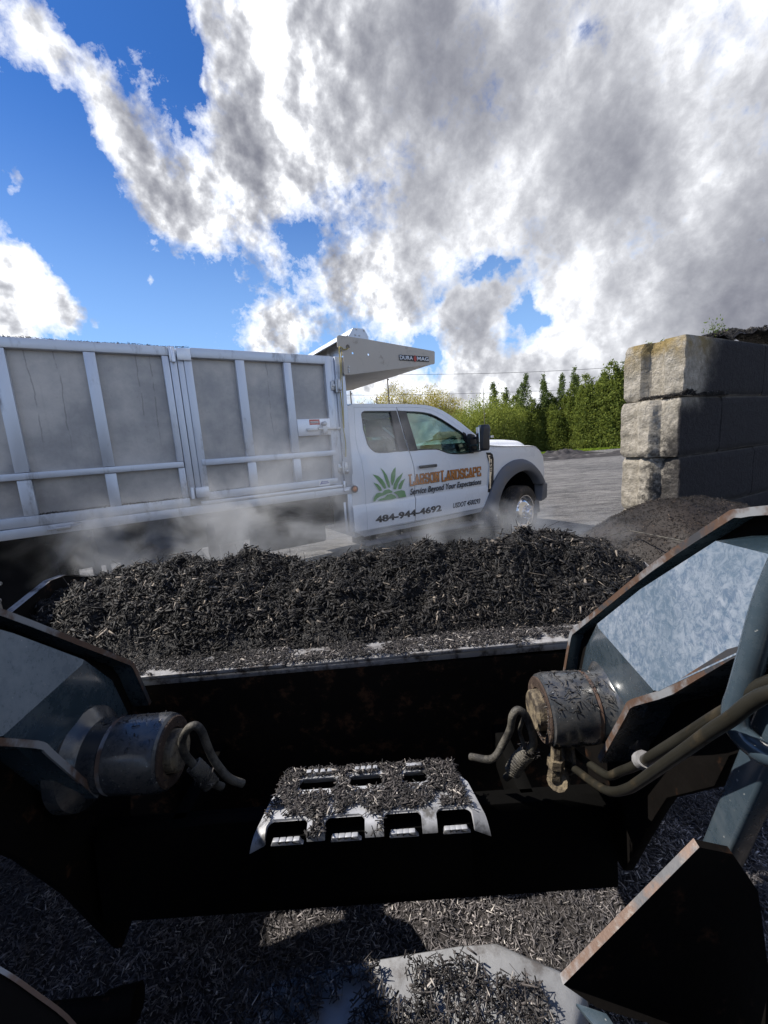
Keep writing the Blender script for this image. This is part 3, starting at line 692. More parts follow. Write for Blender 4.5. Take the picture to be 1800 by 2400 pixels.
# wheels
def wheel(cx, cy, steer, near=True, dual=False):
    w = empty('wheel', (cx, cy, .40), R(steer)); w.parent = truck; ax = (0, -1, 0) if near else (0, 1, 0)
    bm = bmesh.new(); prof = [(.265,-.03),(.27,.015),(.30,.028),(.35,.030),(.385,.012),(.398,-.012)]
    for k in range(5): prof += [(.402,-.020-k*.038),(.402,-.044-k*.038),(.393,-.046-k*.038),(.393,-.056-k*.038)]
    prof += [(.39,-.215),(.35,-.235),(.28,-.23),(.265,-.18)]
    lathe(bm, prof, (0, 0, 0), ax, 64)
    for k in range(44):                      # shoulder lugs
        a = 2*math.pi*k/44; ca, sa = math.cos(a), math.sin(a); sg = ax[1]
        v = []
        for (rr, h, da) in ((.403, .0, -.03), (.403, -.03, -.03), (.403, -.03, .03), (.403, .0, .03), (.372, .026, .025), (.372, .026, -.025)):
            v.append(bm.verts.new((rr*math.cos(a+da), sg*(h), rr*math.sin(a+da))))
        bm.faces.new(v[:4]); bm.faces.new((v[0], v[3], v[4], v[5]))
    build('tyre', bm, M_['rubber'], w, smooth=30)
    bm = bmesh.new()
    if not dual: prof = [(.268,-.01),(.262,.018),(.250,.016),(.244,-.01),(.236,-.03),(.222,-.036),(.205,-.018),(.190,.004),(.165,.020),(.140,.034),(.118,.040),(.116,.046),(.10,.048),(.072,.050),(.068,.098),(.060,.108),(.045,.110),(.043,.096),(0,.095)]
    else: prof = [(.268,-.01),(.262,.01),(.245,.0),(.235,-.06),(.20,-.11),(.12,-.12),(.10,-.08),(.0,-.06)]
    lathe(bm, prof, (0, 0, 0), ax, 64); sg = ax[1]
    for k in range(10):
        a = 2*math.pi*(k+.5)/10; c = (.094*math.cos(a), sg*.045, .094*math.sin(a)); lathe(bm, [(.017,0),(.017,.012),(.0125,.014),(.0125,.040),(.008,.046),(0,.047)], c, ax, 8)
    build('rim', bm, M_['chrome'] if not dual else M_['under'], w, smooth=35)
    if not dual:
        bm = bmesh.new()
        for k in range(8):
            a = 2*math.pi*(k+.3)/8; lathe(bm, [(.020, 0), (0, .0005)], (.185*math.cos(a), sg*(.0085), .185*math.sin(a)), (ax[0], ax[1], 0), 14)
        build_split('hand_hole', bm, M_['under'], w)
    return w
wheel(5.01, .02, 9); wheel(5.01, 1.98, 9, False)
for y in (-.0, .26): wheel(.20, y+.03, 0, True, True)
for y in (1.97, 1.71): wheel(.20, y, 0, False, True)
# mirrors
for mir in (False, True):
    sg = (lambda y: y) if not mir else (lambda y: 2.0-y)
    mr = empty('side_mirror', (0, 0, 0)); mr.parent = truck
    prof = [(3.890, -.15), (3.785, -.31), (3.80, -.345), (3.90, -.350), (3.965, -.30), (3.975, -.20), (3.93, -.14)]
    zs = [(1.392, .80), (1.402, .94), (1.43, 1.0), (1.55, 1.0), (1.66, 1.0), (1.70, .93), (1.716, .78)]
    bm = bmesh.new(); cx, cy = 3.885, -.24; rows = []
    for z, k in zs:
        rows.append([(cx+(p[0]-cx)*k+(.02 if z > 1.65 else 0), sg(cy+(p[1]-cy)*k), z) for p in prof+[prof[0]]])
    grid(bm, rows); bm.faces.new([bm.verts.new(p) for p in rows[0][:-1]]); bm.faces.new([bm.verts.new(p) for p in rows[-1][:-1]])
    build('mirror_housing', bm, M_['plastic'], mr, smooth=45)
    a, b = Vector((3.882, -.165, 0)), Vector((3.792, -.302, 0)); nn = Vector((-.85, .53, 0))*.006
    for z0, z1, nm in ((1.50, 1.69, 'mirror_glass'), (1.405, 1.488, 'mirror_glass')):
        bm = bmesh.new(); q = [a+nn, b+nn, b+nn*2, a+nn*2]; prism(bm, [(p.x, sg(p.y)) for p in q], 'z', z0, z1); build(nm, bm, M_['chrome'], mr)
    bm = bmesh.new(); prism(bm, [(3.90, .0), (3.90, -.16), (3.96, -.16), (4.06, .02)], 'z', 1.45, 1.475) if not mir else None
    for z in (1.40, 1.56):
        tube(bm, [(3.98, sg(.03), z), (3.93, sg(-.16), z)], .018, 8)
    prism(bm, [(3.93, 1.372), (4.09, 1.372), (4.07, 1.45), (3.97, 1.60), (3.90, 1.62), (3.88, 1.56)], 'y', sg(-.035), sg(.03)); build('mirror_arm', bm, M_['plastic'], mr, bevel=.006)
    bm = bmesh.new(); box(bm, 3.93, 3.985, sg(-.352), sg(-.33), 1.545, 1.575); build('turn_lamp', bm, M_['lamp'], mr, bevel=.003)
# antenna whip
bm = bmesh.new(); tube(bm, [(4.62, 1.9, 1.42), (4.60, 1.9, 1.98)], .004, 6); build('aerial', bm, M_['plastic'], truck)
# running board, frame, underside
rb = bmesh.new(); prism(rb, [(2.20, .455), (4.10, .415), (4.10, .38), (2.20, .42)], 'y', -.03, .12)
for k in range(46): box(rb, 2.24+k*.04, 2.252+k*.04, -.02, .11, .452-.0211*(k*.04), .460-.0211*(k*.04))
build('running_board', rb, M_['flare'], truck, smooth=0)
bm = bmesh.new()
for s in (2.30, 2.66, 3.95): box(bm, s, s+.10, .06, .5, .36, .56)
box(bm, 3.05, 3.55, .25, .75, .36, .60)
build_split('board_bracket', bm, M_['under'], truck)
bm = bmesh.new()
for y in (.55, 1.40): box(bm, -1.35, 5.2, y, y+.07, .62, .84)
for s in (-1.2, -.4, .6, 1.4, 2.2, 3.4, 4.6): box(bm, s, s+.08, .6, 1.45, .66, .80)
tube(bm, [(.20, .1, .40), (.20, 1.9, .40)], .06, 10); tube(bm, [(5.0, .1, .38), (5.0, 1.9, .38)], .05, 10); lathe(bm, [(0,-.16),(.12,-.13),(.17,0),(.12,.13),(0,.16)], (.20, 1.0, .40), (1, 0, 0), 16)
box(bm, 3.2, 4.4, .8, 1.2, .42, .66); box(bm, -1.3, 2.0, .40, 1.60, .84, 1.03)
build('chassis', bm, M_['under'], truck, smooth=40)
bm = bmesh.new(); box(bm, 1.05, 1.85, .25, .58, .50, .78); build('fuel_tank', bm, M_['under'], truck, bevel=.03)
bm = bmesh.new(); box(bm, .64, 1.00, .62, .66, .45, .66); build('side_box', bm, M_['shield'], truck, bevel=.01)
bm = bmesh.new(); box(bm, -.34, -.32, .0, .55, .22, .98); box(bm, -.34, -.32, 1.45, 2.0, .22, .98); box(bm, .62, .64, .0, .55, .45, .98); box(bm, .62, .64, 1.45, 2.0, .45, .98); build_split('mud_flap', bm, M_['under'], truck)
bm = bmesh.new(); box(bm, -1.15, -.62, .48, .50, .30, .95); box(bm, -1.30, -.60, 1.5, 1.6, .1, .95); box(bm, -.30, .90, 1.92, 1.96, .42, 1.0); build_split('hitch_plate', bm, M_['under'], truck)
bm = bmesh.new()
for s, z in ((-.985, .755), (-.905, .735), (-.975, .675), (-.93, .61)): lathe(bm, [(0, .0), (.010, .006), (.012, .0), (.018, -.004)], (s*1.12, .47, 1.55+(z-1.55)*1.12), (0, -1, 0), 12)
build_split('hitch_bolt', bm, M_['steel'], truck)

# ---- dump bed
bed_bm = bmesh.new()
box(bed_bm, -1.32, 2.02, .055, .075, 1.14, 2.44); box(bed_bm, -1.32, 2.02, 1.945, 1.965, 1.14, 2.44); box(bed_bm, 1.98, 2.02, .08, 1.94, 1.14, 2.48); box(bed_bm, -1.34, -1.30, .08, 1.94, 1.14, 2.44); box(bed_bm, -1.30, 1.98, .075, 1.945, 1.06, 1.14)
bed = build('dump_bed', bed_bm, M_['panel'], truck, smooth=0)
def bpart(name, boxes, mt='alu', bevel=.004, far=True):
    bm = bmesh.new()
    for (s0, s1, z0, z1, d0, d1) in boxes:
        box(bm, s0, s1, -d1, -d0, z0, z1)
        if far: box(bm, s0, s1, 2.02+d0, 2.02+d1, z0, z1)
    return build_split(name, bm, M_[mt], bed, bevel=bevel)
bpart('top_rail', [(-1.34, .452, 2.424, 2.497, -.08, .004)])
bpart('top_rail', [(.624, 1.905, 2.418, 2.499, -.08, .004)])
bpart('bottom_rail', [(-1.34, .45, 1.126, 1.204, -.08, .004)])
bpart('bottom_rail', [(-1.34, 2.165, 1.046, 1.122, -.10, .010)])
bpart('bottom_rail', [(.608, 1.93, 1.168, 1.236, -.08, .004)])
bpart('rail_ledge', [(.54, 1.972, 1.128, 1.158, -.06, .024)], 'alu_bright')
for (a, b) in ((-1.20, -1.115), (-.690, -.605), (-.146, -.067), (.395, .447)):
    bpart('post', [(a, b, 1.533, 2.422, -.056, .0)]); bpart('post', [(a, b, 1.206, 1.476, -.056, .0)])
for (a, b) in ((.995, 1.076), (1.452, 1.530)):
    bpart('post', [(a, b, 1.537, 2.416, -.056, .0)]); bpart('post', [(a, b, 1.238, 1.475, -.056, .0)])
bpart('post', [(.452, .506, 1.206, 2.49, -.056, .0), (.512, .560, 1.206, 2.49, -.056, -.006), (.562, .624, 1.24, 2.49, -.056, .003)])
bpart('post', [(1.893, 1.968, 1.16, 2.499, -.056, .003)])
bpart('post', [(1.975, 2.010, 1.16, 2.499, -.056, -.015), (2.012, 2.028, 1.16, 2.499, -.05, .004), (2.030, 2.125, 1.126, 2.498, -.08, -.004), (2.040, 2.125, .60, 1.044, -.10, -.02)])
bpart('mid_rail', [(-1.34, .443, 1.479, 1.529, -.056, .014)]); bpart('mid_rail', [(.592, 1.926, 1.478, 1.533, -.056, .014)])
bpart('latch_plate', [(1.532, 1.894, 1.697, 1.866, -.055, .006)], 'alu_bright')
bm = bmesh.new(); box(bm, 1.620, 1.742, -.034, -.012, 1.742, 1.772); box(bm, 1.742, 2.0, -.045, -.012, 1.75, 1.772); lathe(bm, [(.024, 0), (.024, .05), (.012, .06), (0, .06)], (1.812, -.01, 1.812), (0, -1, 0), 12); box(bm, 1.79, 1.84, -.05, -.012, 1.71, 1.79); lathe(bm, [(.02, 0), (.02, .04), (0, .045)], (1.965, -.01, 1.757), (0, -1, 0), 10)
build('latch_handle', bm, M_['steel'], bed, bevel=.004)
def hinge(s, z, w=.11):
    bm = bmesh.new(); box(bm, s-.045, s+.005, -.012, -.004, z-.045, z+.045); box(bm, s+.02, s+.055, -.045, -.004, z-.07, z+.06); lathe(bm, [(.014, -.07), (.014, .07), (0, .07)], (s+.012, -.025, z), (0, 0, 1), 10); lathe(bm, [(.018, 0), (.018, .03), (0, .035)], (s+.04, -.035, z-.04), (0, -1, 0), 10); box(bm, s-.03, s+.075, -.018, -.004, z-.012, z+.02)
    return build('hinge', bm, M_['steel'], bed, bevel=.003)
hinge(1.985, 2.20); hinge(1.985, 1.335)
bm = bmesh.new(); box(bm, .512, .622, -.022, -.004, 2.388, 2.488); lathe(bm, [(.016, -.06), (.016, .06), (0, .06)], (.482, -.02, 2.43), (0, 0, 1), 12); box(bm, .452, .50, -.018, -.004, 2.375, 2.497)
build('hinge', bm, M_['alu_bright'], bed, bevel=.004); bm = bmesh.new(); box(bm, .505, .618, -.022, -.004, 1.196, 1.288); lathe(bm, [(.016, -.05), (.016, .05), (0, .05)], (.478, -.02, 1.243), (0, 0, 1), 12)
build('hinge', bm, M_['alu_bright'], bed, bevel=.004)
# hook catch on the lower rail
bm = bmesh.new(); lathe(bm, [(.024, -.045), (.018, -.043), (.018, .043), (.024, .045)], (-.468, -.03, 1.088), (1, 0, 0.02), 14)
tube(bm, smoothpath([(-.57, -.03, 1.085), (-.42, -.03, 1.09), (-.375, -.03, 1.093), (-.352, -.03, 1.104), (-.36, -.03, 1.118), (-.40, -.03, 1.118)], 4), .008, 8)
build('hook_catch', bm, M_['steel'], bed, smooth=50)
bm = bmesh.new(); lathe(bm, [(.040, 0), (.040, .014), (.029, .018), (.029, .012), (0, .012)], (2.118, -.01, 1.090), (0, -1, 0), 28); mk = build('marker_lamp', bm, M_['brown_ring'], bed, smooth=40)
bm = bmesh.new(); lathe(bm, [(.028, 0), (.022, .010), (0, .014)], (2.118, -.022, 1.090), (0, -1, 0), 24); build('lens', bm, M_['amber'], mk, smooth=60)
bm = bmesh.new(); box(bm, 1.985, 2.01, -.02, -.008, 1.09, 1.19); box(bm, 1.985, 2.04, -.035, -.01, 1.075, 1.10); box(bm, 2.0, 2.03, .05, .056, .60, .95); build('door_stop', bm, M_['alu_bright'], bed, bevel=.003)
# stickers
def decal(name, s0, s1, z0, z1, d, mt, parent): 
    bm = bmesh.new(); box(bm, s0, s1, -d-.0015, -d, z0, z1); return build(name, bm, M_[mt], parent)
w_ = decal('warning_sticker', 1.662, 1.776, 1.806, 1.860, .0062, 'red', bed); decal('sticker_line', 1.672, 1.762, 1.836, 1.841, .0078, 'white', w_); decal('sticker_line', 1.672, 1.762, 1.823, 1.828, .0078, 'white', w_); decal('sticker_line', 1.672, 1.762, 1.829, 1.8345, .0078, 'black_ink', w_)
w_ = decal('maker_sticker', 1.705, 1.828, 1.166, 1.227, .0042, 'white', bed)
decal('sticker_line', 1.745, 1.812, 1.205, 1.213, .0058, 'blue_ink', w_); decal('sticker_line', 1.735, 1.820, 1.188, 1.198, .0058, 'blue_ink', w_)
bm = bmesh.new(); prism(bm, [(1.715, 1.183), (1.728, 1.183), (1.748, 1.218), (1.738, 1.218)], 'y', -.0074, -.0058); build('sticker_mark', bm, M_['blue_ink'], w_)
# cab shield
sh = [(2.052,2.690),(2.062,2.703),(2.086,2.711),(2.431,2.693),(3.345,2.627),(3.360,2.615),(3.352,2.485),(3.335,2.474),(3.147,2.450),(2.185,2.317),(2.105,2.314),(2.099,2.325),(2.112,2.575),(2.047,2.590)]
def hole(cx, cz, r, n=14): return [(cx+r*math.cos(2*math.pi*k/n), cz+r*math.sin(2*math.pi*k/n)) for k in range(n)]
def flat(z): return 0.
bm = skin(sh, [hole(2.172, 2.598, .026), hole(2.225, 2.540, .012), hole(2.420, 2.536, .012)], .006, .022, False, cuts=(9,), d=flat)
addbm(bm, skin(sh, [hole(2.172, 2.598, .026)], .006, .022, True, cuts=(9,), d=flat))
prism(bm, [(2.10, 2.335), (3.14, 2.458), (3.345, 2.482), (3.345, 2.490), (3.14, 2.466), (2.10, 2.343)], 'y', -.014, 2.014)
prism(bm, [(3.34, 2.484), (3.35, 2.484), (3.35, 2.62), (3.34, 2.62)], 'y', -.014, 2.014)
shd = build('cab_shield', bm, M_['shield'], truck, smooth=20)
bm = bmesh.new(); prism(bm, [(2.215,2.60),(2.193,2.714),(2.252,2.795),(2.262,2.803),(2.385,2.803),(2.395,2.798),(2.443,2.724),(2.440,2.66)], 'y', -.012, 2.01); build('tarp_housing', bm, M_['alu'], truck, smooth=0, bevel=.002)
bm = bmesh.new()
rows = [[(2.10+.05*u+.012*math.sin(9*j), .02+j*.033, 2.47+.21*u+.012*math.sin(j*2.3+u*3)) for u in (0, .25, .5, .75, 1)] for j in range(60)]
grid(bm, rows); bmesh.ops.solidify(bm, geom=bm.faces[:], thickness=.01); build('folded_tarp', bm, M_['alu_bright'], truck, smooth=60)
bm = bmesh.new(); prism(bm, [(2.03, 2.62), (2.20, 2.72), (2.20, 2.728), (2.03, 2.628)], 'y', .0, 2.0); build('tarp_hood', bm, M_['under'], truck)
bm = bmesh.new()
for s, z in ((2.164, 2.399), (2.160, 2.345), (2.160, 2.37), (2.28, 2.73), (2.33, 2.728), (2.39, 2.785), (2.30, 2.79)): lathe(bm, [(.010, 0), (.009, .008), (0, .010)], (s, -.022 if z < 2.5 else -.012, z), (0, -1, 0), 8)
build_split('rivet', bm, M_['steel'], shd)
# cord
bm = bmesh.new(); pts = [(2.17, -.03, 2.585), (2.12, -.04, 2.565), (2.075, -.035, 2.59), (2.06, -.035, 2.55), (2.055, -.03, 2.30), (2.035, -.03, 2.15), (2.04, -.028, 1.95), (2.035, -.03, 1.76), (2.048, -.026, 1.60), (2.04, -.02, 1.45)]
tube(bm, smoothpath(pts, 5), .006, 6); pts = [(2.09, -.03, 2.57), (2.075, -.03, 2.45), (2.066, -.03, 2.2), (2.052, -.024, 1.9), (2.045, -.028, 1.76)]; tube(bm, smoothpath(pts, 5), .005, 6)
build('tarp_cord', bm, M_['cord'], truck, smooth=60)

# ---- lettering
def text(name, body, s0, s1, z0, z1, d, mt, parent, shear=0, bold=.02, rot=0, spacing=1.0, slab=0):
    cu = bpy.data.curves.new(name, 'FONT'); cu.body = body; cu.size = 1; cu.offset = bold; cu.shear = shear; cu.space_character = spacing; cu.resolution_u = 3
    o = bpy.data.objects.new(name, cu); COL.objects.link(o)
    dg = bpy.context.evaluated_depsgraph_get(); me = bpy.data.meshes.new_from_object(o.evaluated_get(dg)); bpy.data.objects.remove(o)
    co = np.array([v.co[:] for v in me.vertices]); 
    if rot: co = np.stack([co[:, 1], -co[:, 0], co[:, 2]], 1)
    mn, mx = co.min(0), co.max(0); q = (co-mn)/(mx-mn+1e-9)
    for v, c in zip(me.vertices, q):
        z = z0+(z1-z0)*c[1]; v.co = (s0+(s1-s0)*c[0], -d, z)
    me.materials.clear(); o = link(name, me, M_[mt], parent)
    b = bmesh.new(); b.from_mesh(me); bmesh.ops.recalc_face_normals(b, faces=b.faces)
    for f in b.faces:
        if f.normal.y > 0: f.normal_flip()
    r = bmesh.ops.extrude_face_region(b, geom=b.faces[:])
    for e in r['geom']:
        if isinstance(e, bmesh.types.BMVert): e.co.y += .0012
    b.to_mesh(me); b.free(); return o
def slabword(word, s0, s1, z0, z1, d, mt, parent, name, grow=0.):
    """heavy slab-serif capitals drawn as strokes; first letters of a word larger"""
    G = {'L': ([(0,0),(0,1)],[(0,0),(1,0)],[(1,0),(1,.28)]), 'A': ([(0,0),(.5,1)],[(.5,1),(1,0)],[(.22,.33),(.78,.33)]), 'R': ([(0,0),(0,1)],[(0,1),(.75,1),(1,.85),(1,.65),(.75,.5),(0,.5)],[(.55,.5),(.95,0)]),
         'S': ([(1,.72),(1,.9),(.8,1),(.2,1),(0,.85),(0,.65),(.2,.53),(.8,.47),(1,.35),(1,.15),(.8,0),(.2,0),(0,.1),(0,.28)],), 'O': ([(.25,0),(0,.2),(0,.8),(.25,1),(.75,1),(1,.8),(1,.2),(.75,0),(.25,0)],),
         'N': ([(0,0),(0,1)],[(0,1),(1,0)],[(1,0),(1,1)]), 'D': ([(0,0),(0,1)],[(0,1),(.7,1),(1,.75),(1,.25),(.7,0),(0,0)]), 'C': ([(1,.70),(1,.82),(.75,1),(.25,1),(0,.8),(0,.2),(.25,0),(.75,0),(1,.18),(1,.3)],),
         'P': ([(0,0),(0,1)],[(0,1),(.75,1),(1,.85),(1,.62),(.75,.47),(0,.47)]), 'E': ([(0,0),(0,1)],[(0,1),(1,1)],[(1,1),(1,.74)],[(0,0),(1,0)],[(1,0),(1,.26)],[(0,.5),(.65,.5)])}
    SER = {'L': [(0,1)], 'A': [(0,0),(1,0)], 'R': [(0,0),(1,0)], 'N': [(0,0),(0,1),(1,1)], 'P': [(0,0)], 'S': [], 'O': [], 'D': [], 'C': [], 'E': []}
    bm = bmesh.new(); n = sum(1.0 if c != ' ' else .45 for c in word)+.0; cw = (s1-s0)/n; x = s0; sy = .017; sx = .0205
    first = True; th = z1-z0
    for ch in word:
        if ch == ' ': x += cw*.45; first = True; continue
        h = th*(1.0 if first else .90); w = cw*.66; x0 = x+cw*.17; b0 = z0 if first else z0+th*.04
        for st in G[ch]:
            for (a, b) in zip(st, st[1:]):
                A = Vector((x0+a[0]*w, b0+a[1]*(h-sy)+sy/2)); B = Vector((x0+b[0]*w, b0+b[1]*(h-sy)+sy/2)); dr = (B-A).normalized(); pn = Vector((-dr.y, dr.x))
                hw = abs(pn.x)*sx/2+abs(pn.y)*sy/2+grow; A2 = A-dr*(.006+grow); B2 = B+dr*(.006+grow)
                vs = [bm.verts.new((p.x, -d, p.y)) for p in (A2+pn*hw, A2-pn*hw, B2-pn*hw, B2+pn*hw)]; bm.faces.new(vs)
        for (a0, a1) in SER[ch]:
            A = Vector((x0+a0*w, b0+a1*(h-sy)+sy/2)); hw = .026+grow; hh = sy*.42+grow
            bm.faces.new([bm.verts.new((A.x+i*hw, -d-.0001, A.y+j*hh)) for i, j in ((-1,-1),(1,-1),(1,1),(-1,1))])
        x += cw; first = False
    bm.normal_update()
    for f in bm.faces:
        if f.normal.y > 0: f.normal_flip()
    return build(name, bm, M_[mt], parent, smooth=0)
fd = fdoors[0]
slabword('LARSON LANDSCAPE', 2.885, 4.105, 1.034, 1.178, .0015, 'black_ink', truck, 'lettering', .0028)
slabword('LARSON LANDSCAPE', 2.885, 4.105, 1.034, 1.178, .0030, 'orange', truck, 'lettering')
text('lettering', 'Service Beyond Your Expectations', 2.884, 4.104, .902, 1.004, .002, 'black_ink', truck, shear=.28, bold=.022)
text('lettering', '484-944-4692', 2.367, 3.370, .656, .742, .004, 'black_ink', truck, bold=.04)
text('lettering', 'USDOT 4500293', 3.565, 4.069, .664, .733, .004, 'black_ink', truck, shear=.35, bold=.02)
text('lettering', 'F-450', 4.262, 4.300, 1.075, 1.300, .0135, 'black_ink', truck, rot=1, bold=.03)
# DURAMAG plate
decal('maker_plate', 2.826, 3.258, 2.496, 2.556, .0285, 'black_ink', shd)
text('lettering', 'DURA', 2.832, 3.020, 2.503, 2.548, .0302, 'white', shd, bold=.03); text('lettering', 'MAG', 3.080, 3.252, 2.503, 2.548, .0302, 'white', shd, bold=.03)
bm = bmesh.new(); prism(bm, [(3.05,2.483),(3.072,2.51),(3.068,2.535),(3.05,2.565),(3.032,2.535),(3.028,2.51)], 'y', -.0315, -.030); build('plate_emblem', bm, M_['red'], shd)
leafs = [[(2.482,1.296),(2.530,1.252),(2.564,1.202),(2.596,1.114),(2.602,1.049),(2.574,1.056),(2.540,1.145),(2.516,1.231)],
[(2.372,1.228),(2.443,1.205),(2.503,1.154),(2.537,1.097),(2.547,1.047),(2.518,1.045),(2.477,1.103),(2.426,1.168)],
[(2.375,1.135),(2.435,1.108),(2.471,1.068),(2.485,1.028),(2.449,1.025),(2.418,1.074)],
[(2.697,1.283),(2.687,1.190),(2.664,1.119),(2.630,1.068),(2.616,1.125),(2.627,1.208),(2.663,1.260)],
[(2.800,1.211),(2.765,1.146),(2.716,1.089),(2.681,1.019),(2.641,1.024),(2.656,1.084),(2.706,1.152)],
[(2.825,1.134),(2.791,1.081),(2.756,1.017),(2.714,1.018),(2.730,1.075),(2.771,1.114)],
[(2.356,.914),(2.367,.960),(2.406,1.003),(2.441,1.009),(2.483,1.000),(2.521,1.028),(2.579,1.034),(2.628,1.003),(2.624,.989),(2.554,.985),(2.516,.972),(2.451,.962),(2.407,.943),(2.384,.914)],
[(2.642,.989),(2.702,.998),(2.762,1.001),(2.806,.986),(2.824,.914),(2.718,.913),(2.691,.956)],
[(2.419,.915),(2.456,.937),(2.514,.941),(2.552,.971),(2.611,.976),(2.661,.950),(2.683,.917),(2.620,.909)]]
bm = bmesh.new()
for lf in leafs:
    f = bm.faces.new([bm.verts.new((p[0], -.002, p[1])) for p in lf])
bm.normal_update()
for f in bm.faces:
    if f.normal.y > 0: f.normal_flip()
build('plant_emblem', bm, M_['green_ink'], truck, smooth=0)

# ================================================================== CONCRETE BLOCK WALL
WH = R(61.6); wall = empty('block_wall', (3.0946, 4.2028, 0), R(90-61.6))
tag(wall, 'stacked precast concrete block wall near-black along its long side', 'block wall')
def block(s0, s1, course, jit, tongue):
    z0 = course*.61; z1 = z0+.602; w = .612; ring = []
    ex = jit
    def endpts(sx, sgn):           # points of an end face from near corner to far corner
        pts = []
        for k in range(25):
            y = .006+(w-.012)*k/24; bumpv = 0
            c0, c1 = (.19, .42) if tongue else (.17, .40)
            if tongue > 0:
                if c0 < y < c1: bumpv = .085*min(1, (y-c0)/.05, (c1-y)/.05)
            else:
                if c0 < y < c1: bumpv = -.085*min(1, (y-c0)/.05, (c1-y)/.05)
            pts.append((sx+sgn*bumpv, y))
        return pts
    A = endpts(s0+ex, -1); n = max(4, int((s1-s0)/.06))
    near = [(s0+ex+.006+(s1-s0-ex-.012)*k/n, 0) for k in range(n+1)]; B = endpts(s1, 0); far = [(p[0], w) for p in near]
    ring = near + [(p[0], p[1]) for p in B] + far[::-1] + A[::-1]
    bm = bmesh.new(); rows = []; nz = 20
    for j in range(nz+1):
        z = z0+(z1-z0)*j/nz; e = .022 if j in (0, nz) else (.008 if j in (1, nz-1) else 0); row = []
        for (x, y) in ring:
            x2 = x+(e if x < (s0+s1)/2 else -e)*1.0; y2 = y+(e if y < w/2 else -e)
            nv = fbm(x*9+course*7, y*9, z*9, 4)*.016 if x < s0+ex+.07 else fbm(x*4, y*4+course*5, z*4, 3)*.003
            nv2 = fbm(x*3+9, y*3, z*3+course, 2)*.012
            rows_pt = (x2+nv if x < s0+ex+.08 else x2, y2+(nv2*.4 if y < .02 else 0), z+(nv2*.5 if j in (0, nz) else 0))
            row.append(rows_pt)
        rows.append(row+[row[0]])
    grid(bm, rows); bm.faces.new([bm.verts.new(p) for p in rows[0][:-1]]); bm.faces.new([bm.verts.new(p) for p in rows[-1][:-1][::-1]])
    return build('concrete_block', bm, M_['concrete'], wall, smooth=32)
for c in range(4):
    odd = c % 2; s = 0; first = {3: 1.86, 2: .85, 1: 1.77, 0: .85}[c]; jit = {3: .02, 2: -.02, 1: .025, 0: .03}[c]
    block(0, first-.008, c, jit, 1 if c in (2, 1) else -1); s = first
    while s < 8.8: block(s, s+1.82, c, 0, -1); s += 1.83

shade_wall = empty('block_wall', (-2.55, 1.95, 0), R(-90)); tag(shade_wall, 'added unseen concrete block wall that shades the ground left of the loader', 'block wall')  # added wall out of view, puts the ground on the left in shade
_w, wall = wall, shade_wall
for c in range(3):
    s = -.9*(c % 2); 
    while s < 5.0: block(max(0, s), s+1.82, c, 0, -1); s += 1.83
wall = _w
# ================================================================== LOADER (the machine the view is taken from)
loader = empty('compact_loader', (0, 0, 0)); tag(loader, 'dark blue-grey compact loader with raised arms carrying a full bucket', 'loader')
def lpart(name, bm, mt, parent=None, split=False, **kw): return (build_split if split else build)(name, bm, M_[mt], parent or loader, **kw)
armO = [(-1.30,1.30),(-1.20,1.46),(.30,1.46),(.53,1.425),(.60,1.405),(.777,1.263),(1.105,.968),(1.125,.93),(1.160,.800),(1.04,.42),(.96,.40),(.886,.41),(.784,.68),(.749,.765),(.635,.902),(.61,.985),(.45,1.175),(.20,1.29),(-1.10,1.27)]
lipT = [(.20,1.445),(.50,1.425),(.585,1.408),(.615,1.392),(.777,1.263),(.95,1.108),(1.090,.982),(1.112,.960),(1.125,.925),(1.160,.800)]
lipB = [(.20,1.345),(.455,1.290),(.63,1.11),(.70,1.045),(.742,1.005),(.762,.965),(.850,.785)]
hatB = [(.22,1.36),(.50,1.365),(.60,1.350),(.775,1.205),(1.06,.950),(1.105,.86),(1.11,.80),(.87,.80),(.79,.97),(.765,1.01),(.55,1.215),(.22,1.30)]
hatT = [(.22,1.355),(.505,1.356),(.59,1.335),(.75,1.198),(.885,1.083),(.650,1.085),(.636,1.10),(.452,1.300),(.22,1.345)]
